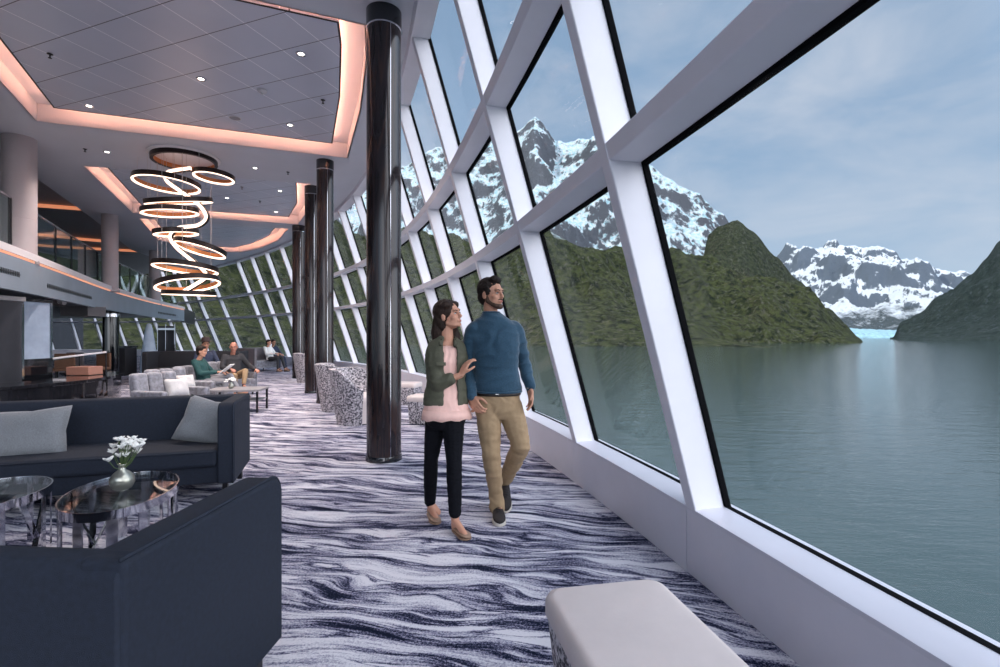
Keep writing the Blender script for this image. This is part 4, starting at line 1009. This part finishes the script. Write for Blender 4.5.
for o in list(COL.objects):
    if o.name.startswith('ceiling_duct'): o['label'] = 'dark duct box under the balcony ceiling'+(', nearer one' if o.name == 'ceiling_duct' else ', farther one'); o['category'] = 'duct'

# ---------------------------------------------------------------- landscape
SEA = -22.0
def m_mountain(name, low, mid, rock, snow, zs, zw, snow_amt=1.0, scale=1.0, hazy=(0,0,0), glacier=None, steepk=(.80,.88), dsc=1.0):
    m = mat(name, (.1,.1,.1), .95, spec=.1); t = m.node_tree; b = NB(t); p = pbsdf(m)
    g = b.n('ShaderNodeNewGeometry'); sep = b.n('ShaderNodeSeparateXYZ', {0: g.outputs['Position']}); nz = b.n('ShaderNodeSeparateXYZ', {0: g.outputs['Normal']}).outputs[2]
    pos = b.mapping(g.outputs['Position'], (scale*.01,)*3)
    n1 = b.noise(pos, .55, 8, .68); n2 = b.noise(pos, 4.0*dsc, 9, .74, .3); n3 = b.noise(b.mapping(pos,(1,1,.25)), 7.0*dsc, 7, .75)
    veg = b.mix(b.ramp(n2, [(.40,(0,0,0)),(.60,(1,1,1))]), low, mid)
    veg = b.mix(b.ramp(n3, [(.54,(0,0,0)),(.63,(1,1,1))]), veg, rock)
    h = b.math('ADD', sep.outputs[2], b.math('MULTIPLY', b.math('SUBTRACT', n1, .5), zw*5))
    h = b.math('ADD', h, b.math('MULTIPLY', b.math('SUBTRACT', n2, .5), zw*2.2))
    sn = b.math('DIVIDE', b.math('SUBTRACT', h, zs), zw, clamp=True)
    n4 = b.noise(b.mapping(pos,(1,1,.6),(.5,.3,.4)), 3.6*dsc, 8, .72, .8)
    fl = b.math('ADD', b.math('MULTIPLY', n4, .62), b.math('MULTIPLY', nz, .9))
    steep = b.ramp(fl, [(steepk[0],(0,0,0)),(steepk[1],(1,1,1))])
    sn2 = b.math('MULTIPLY', sn, b.math('MULTIPLY', steep, snow_amt), clamp=True)
    base = b.mix(sn, veg, rock)
    sc = snow
    if glacier: sc = b.mix(b.ramp(n3, [(.42,(0,0,0)),(.55,(1,1,1))]), glacier, snow)
    c = b.mix(sn2, base, sc)
    t.links.new(c, p.inputs['Base Color'])
    t.links.new(b.bump(b.math('ADD', n2, b.math('MULTIPLY', n3, .5)), .9, 40/scale), p.inputs['Normal'])
    return m
def interp(tab, x):
    if x <= tab[0][0]: return tab[0][1]
    for (a, u), (b, v) in zip(tab, tab[1:]):
        if x <= b: f = (x-a)/(b-a); f = f*f*(3-2*f)*.5+f*.5; return u+(v-u)*f
    return tab[-1][1]
def terrain(name, sil, px0, px1, r0, rr, m, seed, amp, fr, nx=420, ny=90, conc=1.15, back=.5, label=''):
    th0, th1 = math.atan((px0-500)/500), math.atan((px1-500)/500); rows = []
    off = V3((seed*13.7, seed*5.1, seed*3.3))
    for i in range(nx+1):
        th = th0+(th1-th0)*i/nx; px = 500+500*math.tan(th); y = interp(sil, px); col = []
        for j in range(ny+1):
            v = j/ny*(1+back); r = r0+(rr-r0)*v; X, Y = r*sin(th), r*cos(th)
            Hr = (HY-y)/500*rr*cos(th)+EYE
            pf = v**conc if v <= 1 else max(0, 1-(v-1)/back*.7)
            q = V3((X, Y, 0))*fr+off
            nz = noise.ridged_multi_fractal(q, .9, 2.1, 7, 1.0, 2.0)-1.0
            n2 = noise.fractal(q*2.3, .9, 2.0, 6)
            env = min(1, v*3)*min(1, max(0,(Hr-SEA))/(.05*rr)) * (.55 if v > .85 else 1)
            z = SEA-8+(Hr-SEA+8)*pf+(nz*amp+n2*amp*.5)*env*rr*.05-(amp*rr*.012 if v > .85 else 0)
            col.append((X, Y, z if v > 0 else SEA-30))
        rows.append(col)
    return struct(mk(name, strip(rows), m, smooth=True), label)
MG = m_mountain('forest_slopes', (.014,.021,.014), (.078,.092,.036), (.12,.12,.095), (.72,.78,.82), 560, 45, .9, 1.0, glacier=(.40,.66,.74))
MS = m_mountain('snow_peaks', (.05,.07,.03), (.07,.09,.05), (.11,.12,.14), (.80,.84,.88), 330, 160, 1.0, .5, glacier=(.42,.70,.78))
MD = m_mountain('hazy_distant_range', (.07,.09,.10), (.10,.12,.13), (.13,.16,.20), (.74,.80,.86), 250, 200, 1.0, .5, steepk=(.91,.98), dsc=.8)  # aerial haze is put into these bluish-grey base colours
MH = m_mountain('green_spur', (.020,.029,.020), (.060,.072,.038), (.12,.12,.10), (.7,.75,.8), 1500, 80, .5, .9)
MR = m_mountain('dark_mountain', (.030,.048,.046), (.055,.075,.070), (.09,.11,.12), (.6,.66,.7), 1150, 160, .6, .6)  # dark blue-green slopes of the right-hand mountain
terrain('mountain_front', [(-200,60),(100,110),(250,175),(320,215),(380,238),(450,252),(505,246),(545,222),(575,238),(620,246),(660,253),(700,266),(750,284),(800,307),(845,330),(857,337),(870,345)], -700, 870, 1100, 2900, MG, 1, .9, .0011, 760, 150, label='green forested slopes falling to the water')
terrain('mountain_spur', [(690,285),(703,255),(709,232),(718,224),(737,219),(752,232),(775,254),(800,279),(830,308),(853,332),(862,345)], 692, 864, 3000, 3900, MH, 4, .35, .0013, 200, 80, conc=.9, label='rounded green mountain hump beside the glacier')
terrain('mountain_snowy', [(-100,90),(200,120),(300,160),(350,180),(400,165),(440,146),(480,134),(512,120),(535,104),(556,134),(590,138),(620,154),(650,166),(668,174),(700,199),(722,217),(745,240),(780,280),(820,310)], -400, 800, 3600, 6400, MS, 2, .95, .00062, 760, 170, label='jagged snow-covered peaks with a blue glacier')
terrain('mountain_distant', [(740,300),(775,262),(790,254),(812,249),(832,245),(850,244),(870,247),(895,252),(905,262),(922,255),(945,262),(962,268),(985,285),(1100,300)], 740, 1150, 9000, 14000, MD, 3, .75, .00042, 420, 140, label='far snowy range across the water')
terrain('mountain_right', [(893,337),(900,323),(920,316),(940,303),(971,276),(985,261),(1000,243),(1040,215),(1200,150),(1500,120)], 890, 1500, 3500, 6000, MR, 6, .45, .0008, 300, 90, conc=.95, label='dark mountain rising at the right')
# glacier tongue reaching the water
gl = mat('glacier_ice', (.25,.42,.49), .7, var=.35, vscale=.02)
rows = []
for i in range(41):
    v = i/40; px = 844+v*76; row = []
    for j in range(31):
        u = j/30; Yd = 6500+4500*u; z = SEA+2+360*u+ (45 if j > 0 else 0)+18*noise.noise(V3((px*.2,u*9,0))); row.append(((px-500-u*14*math.sin(u*3))/500*Yd, Yd, z if j else SEA-5))
    rows.append(row)
struct(mk('glacier', strip(rows), gl, smooth=True))
def m_water():
    m = mat('sea_water', (.05,.09,.095), .06, spec=.5); t = m.node_tree; b = NB(t); p = pbsdf(m); p.inputs['IOR'].default_value = 1.33
    o = b.n('ShaderNodeNewGeometry').outputs['Position']
    a = b.noise(b.mapping(o,(.11,.30,.1),(0,0,.25)), 1.0, 5, .62); c = b.noise(b.mapping(o,(.7,1.5,.1),(0,0,-.3)), 1.0, 3, .6); d = b.noise(b.mapping(o,(.004,.010,.1)), 1.0, 3, .5)
    hh = b.math('ADD', b.math('MULTIPLY', a, 1.2), b.math('MULTIPLY', c, .22))
    t.links.new(b.bump(hh, .22, 1.0), p.inputs['Normal'])
    t.links.new(b.mix(d, (.034,.056,.060), (.050,.078,.082)), p.inputs['Base Color'])
    return m
struct(mk('sea', ([(-30000,-20000,SEA),(40000,-20000,SEA),(40000,40000,SEA),(-30000,40000,SEA)],[(0,1,2,3)]), m_water()))

# ---------------------------------------------------------------- sky, sun, lamps
w = bpy.data.worlds.new('sky'); SC.world = w; w.use_nodes = True; t = w.node_tree; t.nodes.clear(); b = NB(t)
g = b.n('ShaderNodeTexCoord').outputs['Generated']; sep = b.n('ShaderNodeSeparateXYZ', {0: g})
el = b.ramp(b.math('ADD', b.math('MULTIPLY', sep.outputs[2], 1.0), 0.0, clamp=True), [(0,(.60,.72,.84)),(.12,(.42,.56,.74)),(.35,(.30,.44,.64)),(.8,(.22,.34,.52))])
cl = b.noise(b.mapping(g,(1,1,2.6)), 3.2, 7, .58, .35)
cm = b.ramp(cl, [(.44,(0,0,0)),(.72,(1,1,1))])
cmf = b.math('MULTIPLY', cm, .50)
col = b.mix(cmf, el, (.74,.76,.84))
dt = b.n('ShaderNodeVectorMath', {0: g, 1: (.74,-.60,.30)}, operation='DOT_PRODUCT').outputs['Value']
bk = b.n('ShaderNodeMapRange', {0: dt, 1: .16, 2: .85, 3: 1.0, 4: 6.0}); bk.interpolation_type = 'SMOOTHSTEP'  # extra sky brightness added right and behind, out of view, to fill the room
wm = b.n('ShaderNodeMapRange', {0: dt, 1: .16, 2: .85, 3: 0.0, 4: .7}).outputs[0]
col = b.mix(wm, col, (.62,.59,.60))
bg = b.n('ShaderNodeBackground', {0: col, 1: bk.outputs[0]}); out = b.n('ShaderNodeOutputWorld'); t.links.new(bg.outputs[0], out.inputs[0])
def lamp(name, typ, loc, energy, col, **kw):
    l = bpy.data.lights.new(name, typ); l.energy = energy; l.color = col
    for k, v in kw.items(): setattr(l, k, v)
    o = bpy.data.objects.new(name, l); COL.objects.link(o); o.location = loc; return o
sun = lamp('sun', 'SUN', (0,0,50), 4.0, (1,.95,.88), angle=radians(2)); sun.rotation_euler = V3((.80,.12,-.62)).to_track_quat('-Z','Y').to_euler()
for p in lit: lamp('downlight_lamp', 'SPOT', p+V3((0,0,-.015)), 330, (1,.86,.80), spot_size=radians(120), spot_blend=.8, shadow_soft_size=.03)

# ---------------------------------------------------------------- camera
cam = bpy.data.cameras.new('camera'); co = bpy.data.objects.new('camera', cam); COL.objects.link(co)
co.location = (0,0,EYE); co.rotation_euler = (pi/2,0,0); cam.sensor_width = 36; cam.lens = 36*F/1000
cam.shift_y = (HY-333.5)/1000; cam.clip_start = .05; cam.clip_end = 80000
SC.camera = co
SC.view_settings.view_transform = 'Standard'; SC.view_settings.look = 'None'; SC.view_settings.gamma = 1; SC.view_settings.exposure = 0.0
SC.view_settings.use_curve_mapping = False
